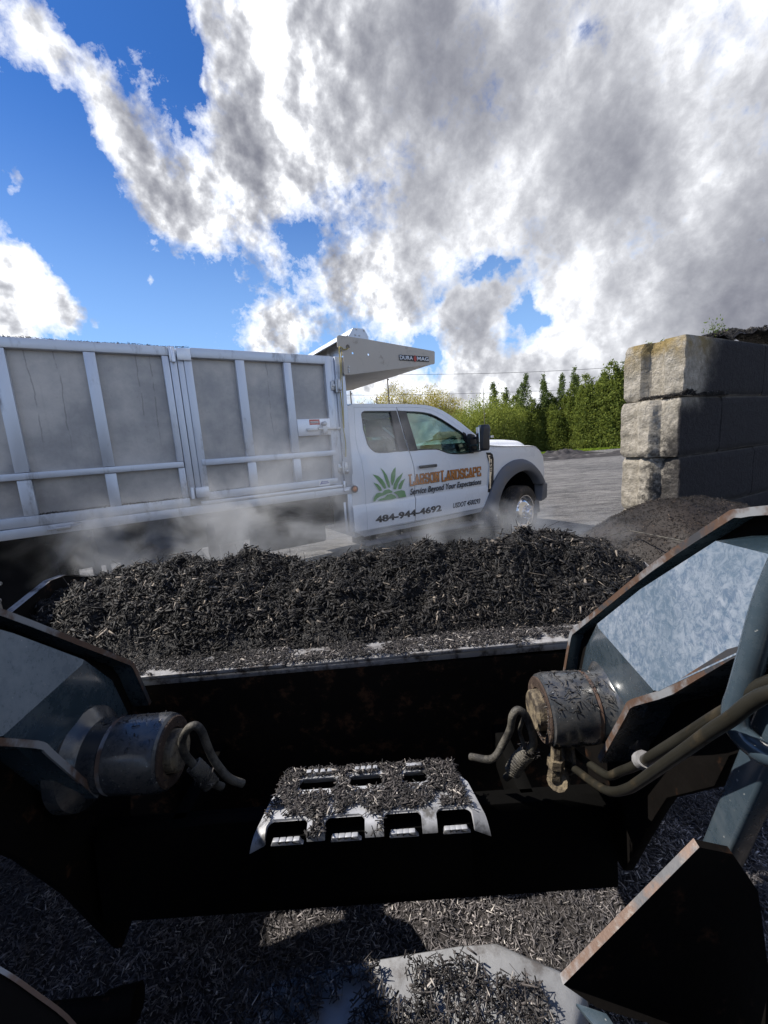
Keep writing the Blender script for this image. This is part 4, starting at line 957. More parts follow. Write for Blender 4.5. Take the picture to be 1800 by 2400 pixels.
def arm(xo, xi, xt, xl, wornpanel):
    """xo outer face, xi inner face of plate, xt = how far inward the box stands (towards the cab)"""
    a = empty('lift_arm', (0, 0, 0)); a.parent = loader
    out_ = armO if wornpanel else armO[:10]+[(1.03,.50),(1.0,.22),(.94,.20),(.83,.53),(.745,.73),(.675,.86),(.66,.95),(.45,1.175),(.20,1.27),(-1.10,1.25)]
    bm = bmesh.new(); prism(bm, out_, 'x', xo, xi); lpart('arm_plate', bm, 'darksteel', a, bevel=.003)
    sg = 1 if xt > xi else -1
    # pressed box: base outline on the plate, crown pressed towards the cab
    bm = bmesh.new()
    ring0 = [(.22,1.40),(.50,1.40),(.59,1.378),(.765,1.237),(1.065,.965),(1.095,.93),(1.135,.79),(.868,.79),(.783,.965),(.763,1.005),(.56,1.20),(.22,1.255)]
    ring1 = [(.22,1.395),(.50,1.380),(.588,1.374),(.760,1.234),(.885,1.118),(.915,1.090),(.908,1.082),(.668,1.078),(.655,1.085),(.636,1.105),(.455,1.290),(.22,1.345)]
    r0 = [bm.verts.new((xi, *p)) for p in ring0]; r1 = [bm.verts.new((xt-sg*.22*max(-.03, min(.10, (p[1]+.9*p[0])-1.78)), *p)) for p in ring1]; n = len(ring0)
    bf = bmesh.new(); endf = (4, 5, 6, 7)
    for i in range(n):
        j = (i+1) % n
        if i in endf:
            q = [bf.verts.new(v.co) for v in (r0[i], r0[j], r1[j], r1[i])]
            bf.faces.new(q)
        else: bm.faces.new((r0[i], r0[j], r1[j], r1[i]))
    bc = bmesh.new(); bc.faces.new([bc.verts.new(v.co) for v in r1]); bmesh.ops.solidify(bc, geom=bc.faces[:], thickness=.0005)
    lpart('arm_panel', bc, 'loader_worn' if wornpanel else 'loader_sky_lit', a, smooth=40)
    lpart('end_facet', bf, 'loader_grey' if wornpanel else 'loader', a, smooth=40)  # right facet catches less sun; that shade is put into a greyer paint
    lpart('arm_box', bm, 'loader', a, smooth=40)
    for path, nm in ((lipT, 'flange'), (lipB, 'flange')):
        pth = smoothpath([(0, *p) for p in path], 3); bm = bmesh.new(); rows = []; dn = 1 if path is lipT else -1
        for k, p in enumerate(pth):
            tg = (pth[min(k+1, len(pth)-1)]-pth[max(k-1, 0)]).normalized(); nn = Vector((0, -tg.z, tg.y))*dn; nn = nn if True else nn
            wv = .004*fbm(k*.3, xo)*.5
            xin = xl if path is lipT else xt+sg*.004
            rows.append([(xo-sg*.004, *(p+nn*(.012+wv)).yz), (xin, *(p+nn*(.012+wv)).yz), (xin, *p.yz), (xo-sg*.004, *p.yz), (xo-sg*.004, *(p+nn*(.012+wv)).yz)])
        grid(bm, rows); bm.faces.new([bm.verts.new(q) for q in rows[0][:-1]]); bm.faces.new([bm.verts.new(q) for q in rows[-1][:-1]])
        fl = lpart(nm, bm, 'loader', a, smooth=40)
        bm = bmesh.new(); rows = []
        for k, p in enumerate(pth):
            tg = (pth[min(k+1, len(pth)-1)]-pth[max(k-1, 0)]).normalized(); nn = Vector((0, -tg.z, tg.y))*dn
            xin = (xl if path is lipT else xt+sg*.004)+sg*.0022
            rows.append([(xin-sg*.006, *(p+nn*.0125).yz), (xin, *(p+nn*.0125).yz), (xin, *(p+nn*(-.0005)).yz), (xin-sg*.0020, *(p+nn*(-.0005)).yz)])
        grid(bm, rows); lpart('worn_edge', bm, 'edge', fl, smooth=40)
    return a
aR = arm(.585, .56, .472, .528, True); aL = arm(-.85, -.825, -.725, -.775, False)
def boss(arm_, xb, xe, cy, cz, r, sg):
    """pivot boss growing out of the arm towards the machine's middle"""
    L = abs(xe-xb); ax = (sg, 0, 0); c = (xb, cy, cz)
    bm = bmesh.new(); lathe(bm, [(r*1.38, -.02), (r*1.34, .006), (r*1.22, .014), (r*1.08, .022), (r*1.0, .03), (r*.97, L*.34), (r*.90, L*.36), (r*.90, L*.40), (r*1.02, L*.41), (r*1.03, L*.9), (r*.99, L*.97), (r*.90, L), (r*.62, L), (r*.60, L-.008), (0, L-.008)], c, ax, 48)
    b = lpart('pivot_boss', bm, 'boss', arm_, smooth=35)
    bm = bmesh.new(); lathe(bm, [(r*.58, L-.012), (r*.56, L+.018), (r*.50, L+.022), (0, L+.022)], c, ax, 28); lpart('pivot_pin', bm, 'pin', b, smooth=35)
    bm = bmesh.new(); lathe(bm, [(r*.93, L+.0005), (r*.90, L+.004), (r*.62, L+.003), (r*.60, L-.001)], c, ax, 40); lpart('end_cap', bm, 'capmud', b, smooth=35)
    bm = bmesh.new(); lathe(bm, [(r*1.0, L*.355), (r*.99, L*.40)], c, ax, 32); lpart('seal_ring', bm, 'edge', b, smooth=35)
boss(aR, .530, .352, .905, .880, .083, -1); boss(aL, -.775, -.565, .905, .838, .086, 1)
# bucket
bucket = empty('bucket', (0, 0, 0)); bucket.parent = loader
BX0, BX1 = -1.36, 1.02
bm = bmesh.new(); prof = [(1.200,.862),(1.225,.60),(1.235,.34),(1.30,.32),(1.75,.52),(2.20,.80),(2.21,.785),(1.76,.50),(1.29,.30),(1.22,.32),(1.212,.60),(1.186,.862)]
prism(bm, prof, 'x', BX0, BX1); lpart('bucket_shell', bm, 'rustback', bucket, smooth=40)
for x, dz in ((BX0-.025, 0), (BX1, -.10)):
    bm = bmesh.new(); prism(bm, [(1.145,.44),(1.19,.90+dz*.4),(1.22,.985+dz),(1.385,1.045+dz),(1.583,1.102+dz),(1.66,1.10+dz),(1.85,1.03+dz),(2.22,.84+dz*.3),(2.23,.77),(1.76,.48),(1.24,.39)], 'x', x, x+.025); lpart('side_plate', bm, 'darksteel', bucket, bevel=.002)
    bm = bmesh.new(); pth = [(x+.0125, y, z+.004) for y, z in ((1.22,.985+dz),(1.385,1.045+dz),(1.583,1.102+dz),(1.66,1.10+dz),(1.85,1.03+dz))]
    for a_, b_ in zip(pth, pth[1:]): box_ = [bm.verts.new(p) for p in ((a_[0]-.016, a_[1], a_[2]), (a_[0]+.016, a_[1], a_[2]), (b_[0]+.016, b_[1], b_[2]), (b_[0]-.016, b_[1], b_[2]))]; bm.faces.new(box_)
    lpart('worn_edge', bm, 'rim', bucket, smooth=0)
bm = bmesh.new(); zt = lambda x: .893+.019*(x+.14)
def slopebox(bm, x0, x1, y0, y1, h0, h1):
    v = [bm.verts.new((x, y, zt(x)+h)) for x in (x0, x1) for y in (y0, y1) for h in (h0, h1)]
    for f in ((0,1,3,2),(4,6,7,5),(0,4,5,1),(2,3,7,6),(0,2,6,4),(1,5,7,3)): bm.faces.new([v[i] for i in f])
slopebox(bm, BX0, BX1, 1.186, 1.285, -.03, -.010)
slopebox(bm, BX0, -.345, 1.182, 1.283, -.008, .004); slopebox(bm, -.343, .045, 1.186, 1.290, -.012, -.002); slopebox(bm, .047, .385, 1.180, 1.285, -.008, .005); slopebox(bm, .387, BX1, 1.186, 1.29, -.012, -.001)
lpart('bucket_rim', bm, 'rim', bucket, bevel=.002)
# coupler plate, lower cross member
bm = bmesh.new(); prism(bm, [(.92,.62),(.95,.62),(.945,.46),(.905,.37),(.87,.38),(.89,.60)], 'x', -.80, .54)
lpart('coupler_plate', bm, 'shade_black', bevel=.006)
bm = bmesh.new(); prism(bm, [(-.78,.62),(-.70,.36),(-.44,.366),(.347,.42),(.53,.43),(.54,.60),(.40,.64),(-.50,.64)], 'y', .885, .915); lpart('coupler_frame', bm, 'shade_black', bevel=.004)
for s in (-1, 1):
    xc = -.135+s*.46; bm = bmesh.new(); prism(bm, [(.90,.62),(1.20,.62),(1.20,.50),(.95,.48)], 'x', xc-.02, xc+.02); lpart('coupler_ear', bm, 'shade_black', bevel=.004)
# step plate with toothed openings
step = empty('step_plate', (0, 0, 0)); step.parent = loader
def rrect(x0, x1, y0, y1, r=.012):
    o = []
    for cx, cy, a0 in ((x1-r, y0+r, -90), (x1-r, y1-r, 0), (x0+r, y1-r, 90), (x0+r, y0+r, 180)):
        for k in range(4): a = R(a0+30*k); o.append((cx+r*math.cos(a), cy+r*math.sin(a)))
    return o
yb = .758   # unrolled length of the curled front
holesN = [(-.316,-.222), (-.182,-.092), (-.050,.036), (.070,.152)]; holesF = [(-.262,-.166), (-.135,-.050), (.000,.062)]
outl = [(-.292,.932),(.112,.940),(.160,.88),(.182,.80),(.188,yb)]
for a, b in holesN[::-1]:
    outl += [(b, yb), (b, .795), (b-.006, .804), (b-.014, .808), (a+.014, .808), (a+.006, .804), (a, .795), (a, yb)]
outl += [(-.352,yb),(-.342,.80),(-.325,.87)]
hl = [rrect(a, b, .884, .918) for a, b in holesF]
loops = [[Vector((*p, 0)) for p in outl]]+[[Vector((*p, 0)) for p in h] for h in hl]; flatp = [p for l in loops for p in l]
bm = bmesh.new(); vs = [bm.verts.new((p.x, p.y, .72)) for p in flatp]
for tri in tessellate_polygon(loops):
    try: bm.faces.new([vs[i] for i in tri])
    except ValueError: pass
for yy in (.762,.768,.774,.780,.786,.792,.80): bmesh.ops.bisect_plane(bm, geom=bm.verts[:]+bm.edges[:]+bm.faces[:], plane_co=(0, yy, 0), plane_no=(0, 1, 0))
for v in bm.verts:                # curl the front edge down
    u = .80-v.co.y
    if u > 0: rr = .030; th = u/rr; v.co.y = .80-rr*math.sin(th); v.co.z = .72-rr*(1-math.cos(th))
    if v.co.x < -.31 or v.co.x > .15: v.co.z -= .5*max(0, -.31-v.co.x, v.co.x-.15)
bmesh.ops.recalc_face_normals(bm, faces=bm.faces)
bmesh.ops.solidify(bm, geom=bm.faces[:], thickness=.005); lpart('tread_sheet', bm, 'step', step, smooth=35)
bm = bmesh.new()
for a, b in holesN:
    prof_ = [(a+.012, .687)]; n = 4
    for k in range(n):
        x = a+.016+(b-a-.032)*(k+.5)/n; prof_ += [(x-.0105, .690), (x-.0065, .699), (x+.0065, .699), (x+.0105, .690)]
    prof_.append((b-.008, .687)); prism(bm, prof_, 'y', .772, .783); lpart('grip_teeth', bm, 'step', step, bevel=.0015); bm = bmesh.new()
for a, b in holesF:
    prof_ = [(a+.004, .700)]; n = 4
    for k in range(n):
        x = a+.012+(b-a-.024)*(k+.5)/n; prof_ += [(x-.0095, .722), (x-.0055, .731), (x+.0055, .731), (x+.0095, .722)]
    prof_.append((b-.004, .700)); prism(bm, prof_, 'y', .926, .936); lpart('grip_teeth', bm, 'step', step, bevel=.0015); bm = bmesh.new()
bm.free()
bm = bmesh.new(); box(bm, -.31, .15, .80, .87, .50, .68); lpart('step_box', bm, 'shade_black', step)
# hoses and pipes
def pipe(name, pts, r, mt, seg=12, parent=None): 
    bm = bmesh.new(); tube(bm, smoothpath(pts, 6), r, seg); return lpart(name, bm, mt, parent, smooth=60)
pipe('hydraulic_pipe', [(.40,.93,.79),(.43,.86,.78),(.43,.806,.803),(.43,.755,.828),(.43,.733,.845),(.43,.70,.885),(.43,.648,.947),(.43,.544,1.086),(.43,.477,1.176),(.43,.40,1.27),(.45,.25,1.33),(.47,-.2,1.34)], .0084, 'pipe')
pipe('hydraulic_pipe', [(.385,.88,.755),(.40,.831,.777),(.40,.749,.817),(.40,.70,.845),(.40,.666,.874),(.40,.63,.915),(.40,.601,.955),(.40,.505,1.097),(.40,.443,1.188),(.41,.38,1.27),(.45,.25,1.30),(.47,-.2,1.31)], .0084, 'pipe')
bm = bmesh.new(); lathe(bm, [(0,-.009),(.0145,-.009),(.0145,.009),(0,.009)], (.431,.640,.962), (0,-.62,.78), 12); lpart('pipe_clamp', bm, 'rim', smooth=40)
pipe('hydraulic_hose', [(.18,.93,.74),(.223,.88,.774),(.253,.88,.819),(.266,.87,.861),(.268,.86,.90),(.281,.86,.916),(.300,.86,.899),(.313,.86,.858),(.317,.86,.824),(.308,.865,.800),(.285,.87,.772),(.272,.88,.735),(.262,.90,.70)], .009, 'hose')
pipe('hydraulic_hose', [(.297,.865,.892),(.290,.875,.85),(.296,.87,.82),(.305,.87,.80)], .005, 'hose', 8)
pipe('hydraulic_hose', [(-.455,.90,.73),(-.478,.88,.770),(-.500,.88,.805),(-.516,.87,.852),(-.512,.86,.896),(-.494,.86,.926),(-.476,.86,.934),(-.466,.865,.915),(-.462,.87,.88),(-.455,.875,.836),(-.441,.88,.796),(-.425,.885,.765),(-.402,.90,.735)], .0095, 'hose')
def wrap(pts, r):                 # spiral guard round a hose
    P = smoothpath(pts, 14); bm = bmesh.new(); q = []
    for k in range(len(P)*5):
        u = k/(len(P)*5-1)*(len(P)-1); i = min(int(u), len(P)-2); p = P[i].lerp(P[i+1], u-i); tg = (P[i+1]-P[i]).normalized(); a = tg.orthogonal().normalized(); b = tg.cross(a)
        q.append(p+(a*math.cos(k*.55)+b*math.sin(k*.55))*r)
    tube(bm, q, .0042, 6); lpart('hose_guard', bm, 'hose', smooth=60)
wrap([(.305,.868,.795),(.285,.87,.772),(.272,.88,.735)], .016); wrap([(-.505,.88,.815),(-.488,.88,.79),(-.470,.88,.755)], .016)
# fitting under the right boss
bm = bmesh.new(); lathe(bm, [(.012,.03),(.012,0),(.019,0),(.019,-.022),(.015,-.024),(.017,-.05),(.012,-.06),(0,-.06)], (.362,.84,.800), (0.05,0,1), 6); lathe(bm, [(.024,-.012),(.024,.012),(0,.012)], (.368,.84,.742), (-.5,-.6,.3), 12); lpart('hose_fitting', bm, 'pin', smooth=30)
bm = bmesh.new(); prism(bm, [(.845,.83),(.90,.835),(.93,.80),(.90,.735),(.87,.72),(.83,.765)], 'x', .400, .408); lpart('gusset_tab', bm, 'pin', bevel=.002)
# machine body, nose deck, cab frame
bm = bmesh.new(); prism(bm, [(-1.6,.30),(.36,.30),(.42,.40),(.40,.52),(.30,.60),(-1.5,.75),(-1.7,.6)], 'x', -.70, .46); lpart('machine_body', bm, 'darksteel', bevel=.02)
deck = [(-.35,.60),(-.30,.665),(-.16,.685),(.10,.705),(.18,.705),(.31,.645),(.325,.61),(.24,.50),(.20,.30),(-.36,.30)]
bm = bmesh.new(); n = len(deck); rows = []
for k, (z, e) in enumerate(((.36, .0), (.44, .004), (.470, .0), (.488, -.012), (.500, -.035))):
    c = Vector((-.07, .5)); rows.append([(c.x+(p[0]-c.x)*(1+e*2.0), c.y+(p[1]-c.y)*(1+e*2.0), z) for p in deck+[deck[0]]])
grid(bm, rows); bm.faces.new([bm.verts.new(p) for p in rows[-1][:-1]]); nose = lpart('nose_deck', bm, 'deck', smooth=50)
bm = bmesh.new()
for x, y in ((-.285,.60),(-.262,.565),(-.225,.575),(-.30,.54)): lathe(bm, [(.012, 0), (.012, .005), (.006, .007), (0, .007)], (x, y, .500), (0, 0, 1), 12)
lpart('deck_bolt', bm, 'rim', nose, split=True, smooth=30)
bm = bmesh.new(); tube(bm, [(-.93,.80,.21),(-.80,.80,.215),(-.775,.80,.215)], .026, 16); tube(bm, [(-.775,.80,.215),(-.70,.81,.22)], .036, 16); lpart('grease_ram', bm, 'darksteel', smooth=50)
# cab frame right: bar, grab loop, gusset, side panel
bm = bmesh.new()
def bar(bm, a, b, wx, wy):
    a, b = Vector(a), Vector(b); d = (b-a).normalized(); u = Vector((1, 0, 0)); u = (u-d*u.dot(d)).normalized(); v = d.cross(u)
    A = [bm.verts.new(p) for p in (a-u*wx-v*wy, a+u*wx-v*wy, a+u*wx+v*wy, a-u*wx+v*wy)]; B = [bm.verts.new(p) for p in (b-u*wx-v*wy, b+u*wx-v*wy, b+u*wx+v*wy, b-u*wx+v*wy)]
    bm.faces.new(A); bm.faces.new(B[::-1])
    for i in range(4): bm.faces.new((A[i], A[(i+1) % 4], B[(i+1) % 4], B[i]))
bar(bm, (.467,.510,.905), (.467,.21,2.15), .017, .020)
lpart('cab_post', bm, 'loader_grey', bevel=.006, segs=3)
pipe('grab_handle', [(.435,.41,1.44),(.432,.435,1.349),(.430,.447,1.274),(.430,.458,1.215),(.430,.464,1.188),(.430,.462,1.168),(.433,.452,1.156),(.440,.435,1.150),(.452,.425,1.148)], .0145, 'loader_grey')
pipe('grab_handle_top', [(.435,.41,1.44),(.445,.36,1.62),(.46,.28,1.80)], .0145, 'loader_grey')
bm = bmesh.new(); A = [Vector(p) for p in ((.377,.442,1.010),(.196,.430,.822),(.235,.418,.800),(.45,.418,.70),(.475,.43,.80),(.462,.445,.93),(.425,.447,.99))]
off_ = Vector((.0, .008, .003)); va = [bm.verts.new(p) for p in A]; vb = [bm.verts.new(p+off_) for p in A]; bm.faces.new(va); bm.faces.new(vb[::-1])
for i in range(len(A)): bm.faces.new((va[i], va[(i+1) % len(A)], vb[(i+1) % len(A)], vb[i]))
gs = lpart('cab_gusset', bm, 'darksteel', smooth=0)
bm = bmesh.new(); e0, e1 = A[0], A[1]; dd_ = (e1-e0).normalized(); up_ = Vector((-.012, 0, .010)).normalized()
v = [bm.verts.new(p) for p in (e0+Vector((-.0015, -.001, .0015)), e1+Vector((-.0015, -.001, .0015)), e1+Vector((-.0015, .009, .0042)), e0+Vector((-.0015, .009, .0042)))]
bm.faces.new(v); lpart('worn_edge', bm, 'edge', gs, smooth=0)
bm = bmesh.new(); prism(bm, [(.211,.428),(.246,.416),(.250,.405),(.225,.405)], 'z', .788, .794); lpart('foot_bracket', bm, 'loader_grey', bevel=.001)
bm = bmesh.new(); prism(bm, [(.222,.787),(.34,.787),(.46,.70),(.46,.30),(.30,.30),(.20,.50)], 'y', .36, .395); lpart('side_guard', bm, 'darksteel', bevel=.004)
bm = bmesh.new(); prism(bm, [(.485,.905),(.485,1.175),(.90,1.16),(.90,.40),(.47,.45)], 'y', .425, .445); lpart('side_panel', bm, 'darksteel', bevel=.004)
bm = bmesh.new(); box(bm, .46, .48, -1.2, .36, .45, 1.0); lpart('side_wall', bm, 'darksteel', bevel=.004)
# left fender corner
bm = bmesh.new(); pth = smoothpath([(-.70,.40,1.02),(-.56,.405,.992),(-.502,.40,.957),(-.469,.40,.920),(-.430,.40,.865),(-.40,.39,.80),(-.38,.38,.70)], 5)
rows = [[p, p+Vector((0,-.25,0)), p+Vector((0,-.6,0))] for p in pth]; grid(bm, rows); bmesh.ops.solidify(bm, geom=bm.faces[:], thickness=.006)
lfen = lpart('left_guard', bm, 'darksteel', smooth=50)
bm = bmesh.new(); rows = [[p+Vector((0,.001,-.008)), p+Vector((0,.001,.002)), p+Vector((0,-.004,.003))] for p in pth]; grid(bm, rows); lpart('worn_edge', bm, 'edge', lfen, smooth=50)
# cab roof and back over the driver, tracks
bm = bmesh.new(); box(bm, -.70, .46, -1.15, .16, 2.12, 2.20); box(bm, -.70, .46, -1.2, -1.15, .70, 2.18); lpart('cab_roof', bm, 'loader', bevel=.02)
bm = bmesh.new(); bar(bm, (-.69,-.1,.9), (-.69,-.1,2.12), .02, .02); bar(bm, (-.69,-1.1,.7), (-.69,-1.1,2.12), .02, .02); bar(bm, (.45,-1.1,.7), (.45,-1.1,2.12), .02, .02); lpart('cab_post', bm, 'loader', bevel=.004)
for x in (-1.02, .50):
    bm = bmesh.new(); pr = [(-1.5,.12),(-1.35,.02),(-.05,.02),(.15,.10),(.22,.25),(.15,.42),(-.05,.50),(-1.35,.56),(-1.5,.46),(-1.58,.28)]; prism(bm, pr, 'x', x, x+.30); lpart('rubber_track', bm, 'under', bevel=.01)
# upright at the rear that the arms hang from
for x in (-.85, .60):
    bm = bmesh.new(); prism(bm, [(-1.5,.4),(-1.1,.4),(-1.05,1.5),(-1.35,1.55)], 'x', x, x+.05); lpart('arm_tower', bm, 'loader', bevel=.006)

# ================================================================== MULCH
cx_ = [-1.6,-1.41,-1.22,-1.087,-.866,-.70,-.563,-.40,-.29,-.143,.061,.162,.233,.333,.493,.58,.76,.857,1.05]
cz_ = [1.06,1.100,1.110,1.112,1.141,1.135,1.125,1.082,1.095,1.113,1.140,1.137,1.117,1.098,1.121,1.148,1.132,1.108,1.06]
def heap_h(x, y):
    c = float(np.interp(x, cx_, cz_))-.036
    if y < 1.70: u = (y-1.275)/(1.70-1.275); u = max(0, u); b = .872+(c-.872)*(math.sin(min(1, u)*math.pi/2)**.85)
    else: b = c-.9*(y-1.70)**1.6
    # slump towards the side plates
    b -= .15*max(0, (BX0+.08)-x)
    k = min(1, max(0, (y-1.29)/.10))
    return b + k*(.045*fbm(x*3.2, y*3.2, 1.7, 3)+.040*fbm(x*8, y*8, 4.1, 4)+.020*fbm(x*24, y*24, 8.1, 2))
def normals_of(hf, P, e=.02):
    hx = np.array([hf(p[0]+e, p[1])-hf(p[0]-e, p[1]) for p in P])/(2*e); hy = np.array([hf(p[0], p[1]+e)-hf(p[0], p[1]-e) for p in P])/(2*e)
    N = np.stack([-hx, -hy, np.ones(len(P))], 1); return N/np.linalg.norm(N, axis=1)[:, None]
def scatter(hf, x0, x1, y0, y1, n, L, Wd, tilt=.45, lift=.012, keep=None, hcorr=True):
    P = np.stack([rng.uniform(x0, x1, n), rng.uniform(y0, y1, n), np.zeros(n)], 1)
    if keep is not None: P = P[[keep(p[0], p[1]) for p in P]]
    P[:, 2] = [hf(p[0], p[1]) for p in P]
    N = normals_of(hf, P) if hcorr else np.tile((0, 0, 1.), (len(P), 1))
    P[:, 2] += rng.uniform(-.2, 1, len(P))*lift
    return chip_arrays(P, N, L, Wd, tilt)
V, F = merge([hgrid(BX0+.002, BX1-.002, 1.275, 2.18, 260, 110, heap_h), scatter(heap_h, BX0+.01, BX1-.01, 1.28, 2.15, 85000, (.006, .024), (.0016, .0055), .6, .012), scatter(heap_h, BX0+.01, BX1-.01, 1.28, 2.15, 22000, (.018, .055), (.0025, .009), .5, .022, keep=lambda x, y: fbm(x*6, y*6, 3.3, 3) > -.25),
              scatter(heap_h, BX0+.05, BX1-.05, 1.40, 2.05, 900, (.07, .14), (.002, .005), .6, .03)])
V_, F_ = merge([scatter(heap_h, BX0+.06, BX1-.06, 1.33, 2.10, 9000, (.02, .05), (.006, .015), .5, .018)]); V, F = merge([(V, F), (V_, F_)])
tag(np_mesh('mulch_load', V, F, M_['mulch']), 'heap of black shredded bark mulch filling the loader bucket', 'mulch', kind='stuff')
# chips lying on machine surfaces
def sprinkle(n, x0, x1, y0, y1, zf, L, Wd, tilt=.25, keep=None, lift=.006):
    P = np.stack([rng.uniform(x0, x1, n), rng.uniform(y0, y1, n), np.zeros(n)], 1)
    if keep is not None: P = P[[bool(keep(p[0], p[1])) for p in P]]
    P[:, 2] = [zf(p[0], p[1]) for p in P]; P[:, 2] += rng.uniform(.1, 1, len(P))*lift
    return chip_arrays(P, np.tile((0, 0, 1.), (len(P), 1)), L, Wd, tilt)
rimz = lambda x, y: zt(x)+.004
rk = lambda x, y: (-.60 < x < -.35 and random.random() < .95) or (.10 < x < .40 and random.random() < .95) or (fbm(x*9, y*22, 3, 3) > -.22+ (y > 1.25)*.2)
stepz = lambda x, y: .722 - (0 if y > .80 else (.80-y)**2*11)
inh = lambda x, y: any(a < x < b and (y < .810) for a, b in holesN) or any(a < x < b and (.875 < y < .922) for a, b in holesF)
sk = lambda x, y: not inh(x, y) and abs(x+.085) < .22+(.93-y)*.15 and fbm(x*14, y*14, 7, 3)+(.34 if y > .80 else .0) > 0
deckz = lambda x, y: .500
dk = lambda x, y: (y < .665-.35*max(0, x-.1)) and -.36 < x < .24 and fbm(x*9, y*9, 2, 3) > -.32+max(0, y-.60)*3
parts = [sprinkle(11000, BX0, .60, 1.188, 1.286, rimz, (.008, .026), (.0018, .005), keep=rk, lift=.010), sprinkle(7500, -.33, .17, .765, .945, stepz, (.010, .026), (.002, .005), keep=sk, lift=.008),
         sprinkle(9000, -.36, .30, .34, .69, deckz, (.010, .036), (.0018, .005), .7, keep=dk, lift=.035)]
def on_boss(n, x0, x1, cy, cz, r, a0, a1):
    a = rng.uniform(R(a0), R(a1), n); x = rng.uniform(x0, x1, n); P = np.stack([x, cy+(r+.003)*np.cos(a), cz+(r+.003)*np.sin(a)], 1)
    return chip_arrays(P, np.stack([0*a, np.cos(a), np.sin(a)], 1), (.006, .022), (.0014, .004), .5)
parts += [on_boss(150, .355, .50, .905, .880, .085, 70, 150), on_boss(170, .345, .358, .905, .880, .062, 100, 330), on_boss(45, -.73, -.57, .905, .838, .088, 70, 150), on_boss(60, -.572, -.560, .905, .838, .064, 200, 420),
          on_boss(90, .29, .335, .868, .80, .014, 0, 360), on_boss(60, -.50, -.46, .88, .78, .016, 0, 360)]
V, F = merge(parts); tag(np_mesh('loose_mulch', V, F, M_['mulch_loose']), 'loose mulch shreds lying on the bucket rim, step plate, pivots and nose deck', 'mulch', kind='stuff')
# yard pile at the foot of the wall
def pile_h(x, y):
    d1 = math.exp(-(((x-2.48)/1.05)**2+((y-3.30)/.95)**2)**1.5)*.95
    d2 = math.exp(-(((x-3.9)/1.6)**2+((y-3.6)/.8)**2))*.50
    d3 = math.exp(-(((x-2.2)/1.0)**2+((y-2.5)/.8)**2))*.78
    b = max(d1, d2, d3); return b-.03+(.07*fbm(x*1.8, y*1.8, 9, 4)+.02*fbm(x*9, y*9, 2, 2))*min(1, b*4)
def beh(x, y):                    # keep out of the wall
    p = Vector((x-3.0946, y-4.2028)); tx = Vector((math.sin(WH), math.cos(WH))); nx = Vector((-math.cos(WH), math.sin(WH))); return not (p.dot(tx) > -.02 and p.dot(nx) > 0)
pk = lambda x, y: pile_h(x, y) > -.012 and beh(x, y)
V, F = hgrid(.7, 6.2, 1.2, 5.2, 130, 96, pile_h)
V, F = merge([(V, F), scatter(pile_h, .9, 4.6, 1.3, 4.8, 90000, (.008, .032), (.002, .0075), .45, .014, keep=pk)])
tag(np_mesh('mulch_pile', V, F, M_['mulch_brown']), 'brown-black mulch pile slumped against the corner of the block wall', 'mulch', kind='stuff')
bm = bmesh.new(); tube(bm, [(1.86,3.0,.78),(1.93,2.55,.80),(1.99,2.2,.83)], [.004, .0055, .003], 6); tube(bm, [(1.86,3.0,.78),(1.68,3.05,.73)], .0028, 5)
tag(build('stick', bm, M_['hose'], smooth=40), 'pale forked stick poking out of the mulch pile beside the right arm', 'stick')
# mulch behind and on the wall
def top_h(x, y):                  # wall-local metres: along, across
    return 2.42+.20*min(1, max(0, (x-.55)/1.2))+.07*fbm(x*2.2, y*2, 5, 4)-(.3*max(0, .10-y))
tx, nx = Vector((math.sin(WH), math.cos(WH), 0)), Vector((-math.cos(WH), math.sin(WH), 0)); wo = Vector((3.0946, 4.2028, 0))
def to_w(V): return np.array(wo)+V[:, :1]*np.array(tx)+V[:, 1:2]*np.array(nx)+V[:, 2:3]*np.array((0, 0, 1.))
V, F = hgrid(.62, 6.5, .04, .58, 110, 16, top_h); V2, F2 = scatter(top_h, .42, 6.2, .05, .56, 14000, (.02, .06), (.005, .014), .6, .03)
P = np.stack([rng.uniform(-.02, .95, 1500), rng.uniform(-.015, .02, 1500), np.zeros(1500)], 1); P[:, 2] = [1.845+max(0, .05*fbm(p[0]*5, 2, 3, 3)+.02)*random.random()*1.2 for p in P]
V3, F3 = chip_arrays(P, np.tile((0, -.5, .8), (len(P), 1)), (.015, .045), (.004, .010), .5)
P = np.stack([rng.uniform(-.02, .03, 700), rng.uniform(.0, .42, 700), 1.835+rng.uniform(0, .03, 700)], 1); V4, F4 = chip_arrays(P, np.tile((-.5, 0, .8), (len(P), 1)), (.015, .045), (.004, .010), .5)
V, F = merge([(V, F), (V2, F2), (V3, F3), (V4, F4)]); V = to_w(V)
tag(np_mesh('stored_mulch', V, F, M_['mulch']), 'black mulch heaped above the block wall top and caught in its joints', 'mulch', kind='stuff')
# trodden mulch under and beside the loader
def gz(x, y): return .045+.03*fbm(x*1.6, y*1.6, 6, 4)+.018*fbm(x*7, y*7, 3, 3)
V, F = merge([scatter(gz, -2.1, 2.3, .55, 2.0, 125000, (.007, .034), (.0018, .006), .40, .012, hcorr=False)])
V2, F2 = hgrid(-3.2, 2.9, .25, 2.6, 160, 70, gz); o_g = np_mesh('mulch_bed', V2, F2, M_['mulch_bed'], smooth=True); tag(o_g, 'dark trodden bed of fine mulch under the loader', 'mulch bed', kind='structure')
tag(np_mesh('ground_mulch', V, F, M_['mulch_ground']), 'layer of trodden mulch shreds on the ground around the loader', 'mulch', kind='stuff')
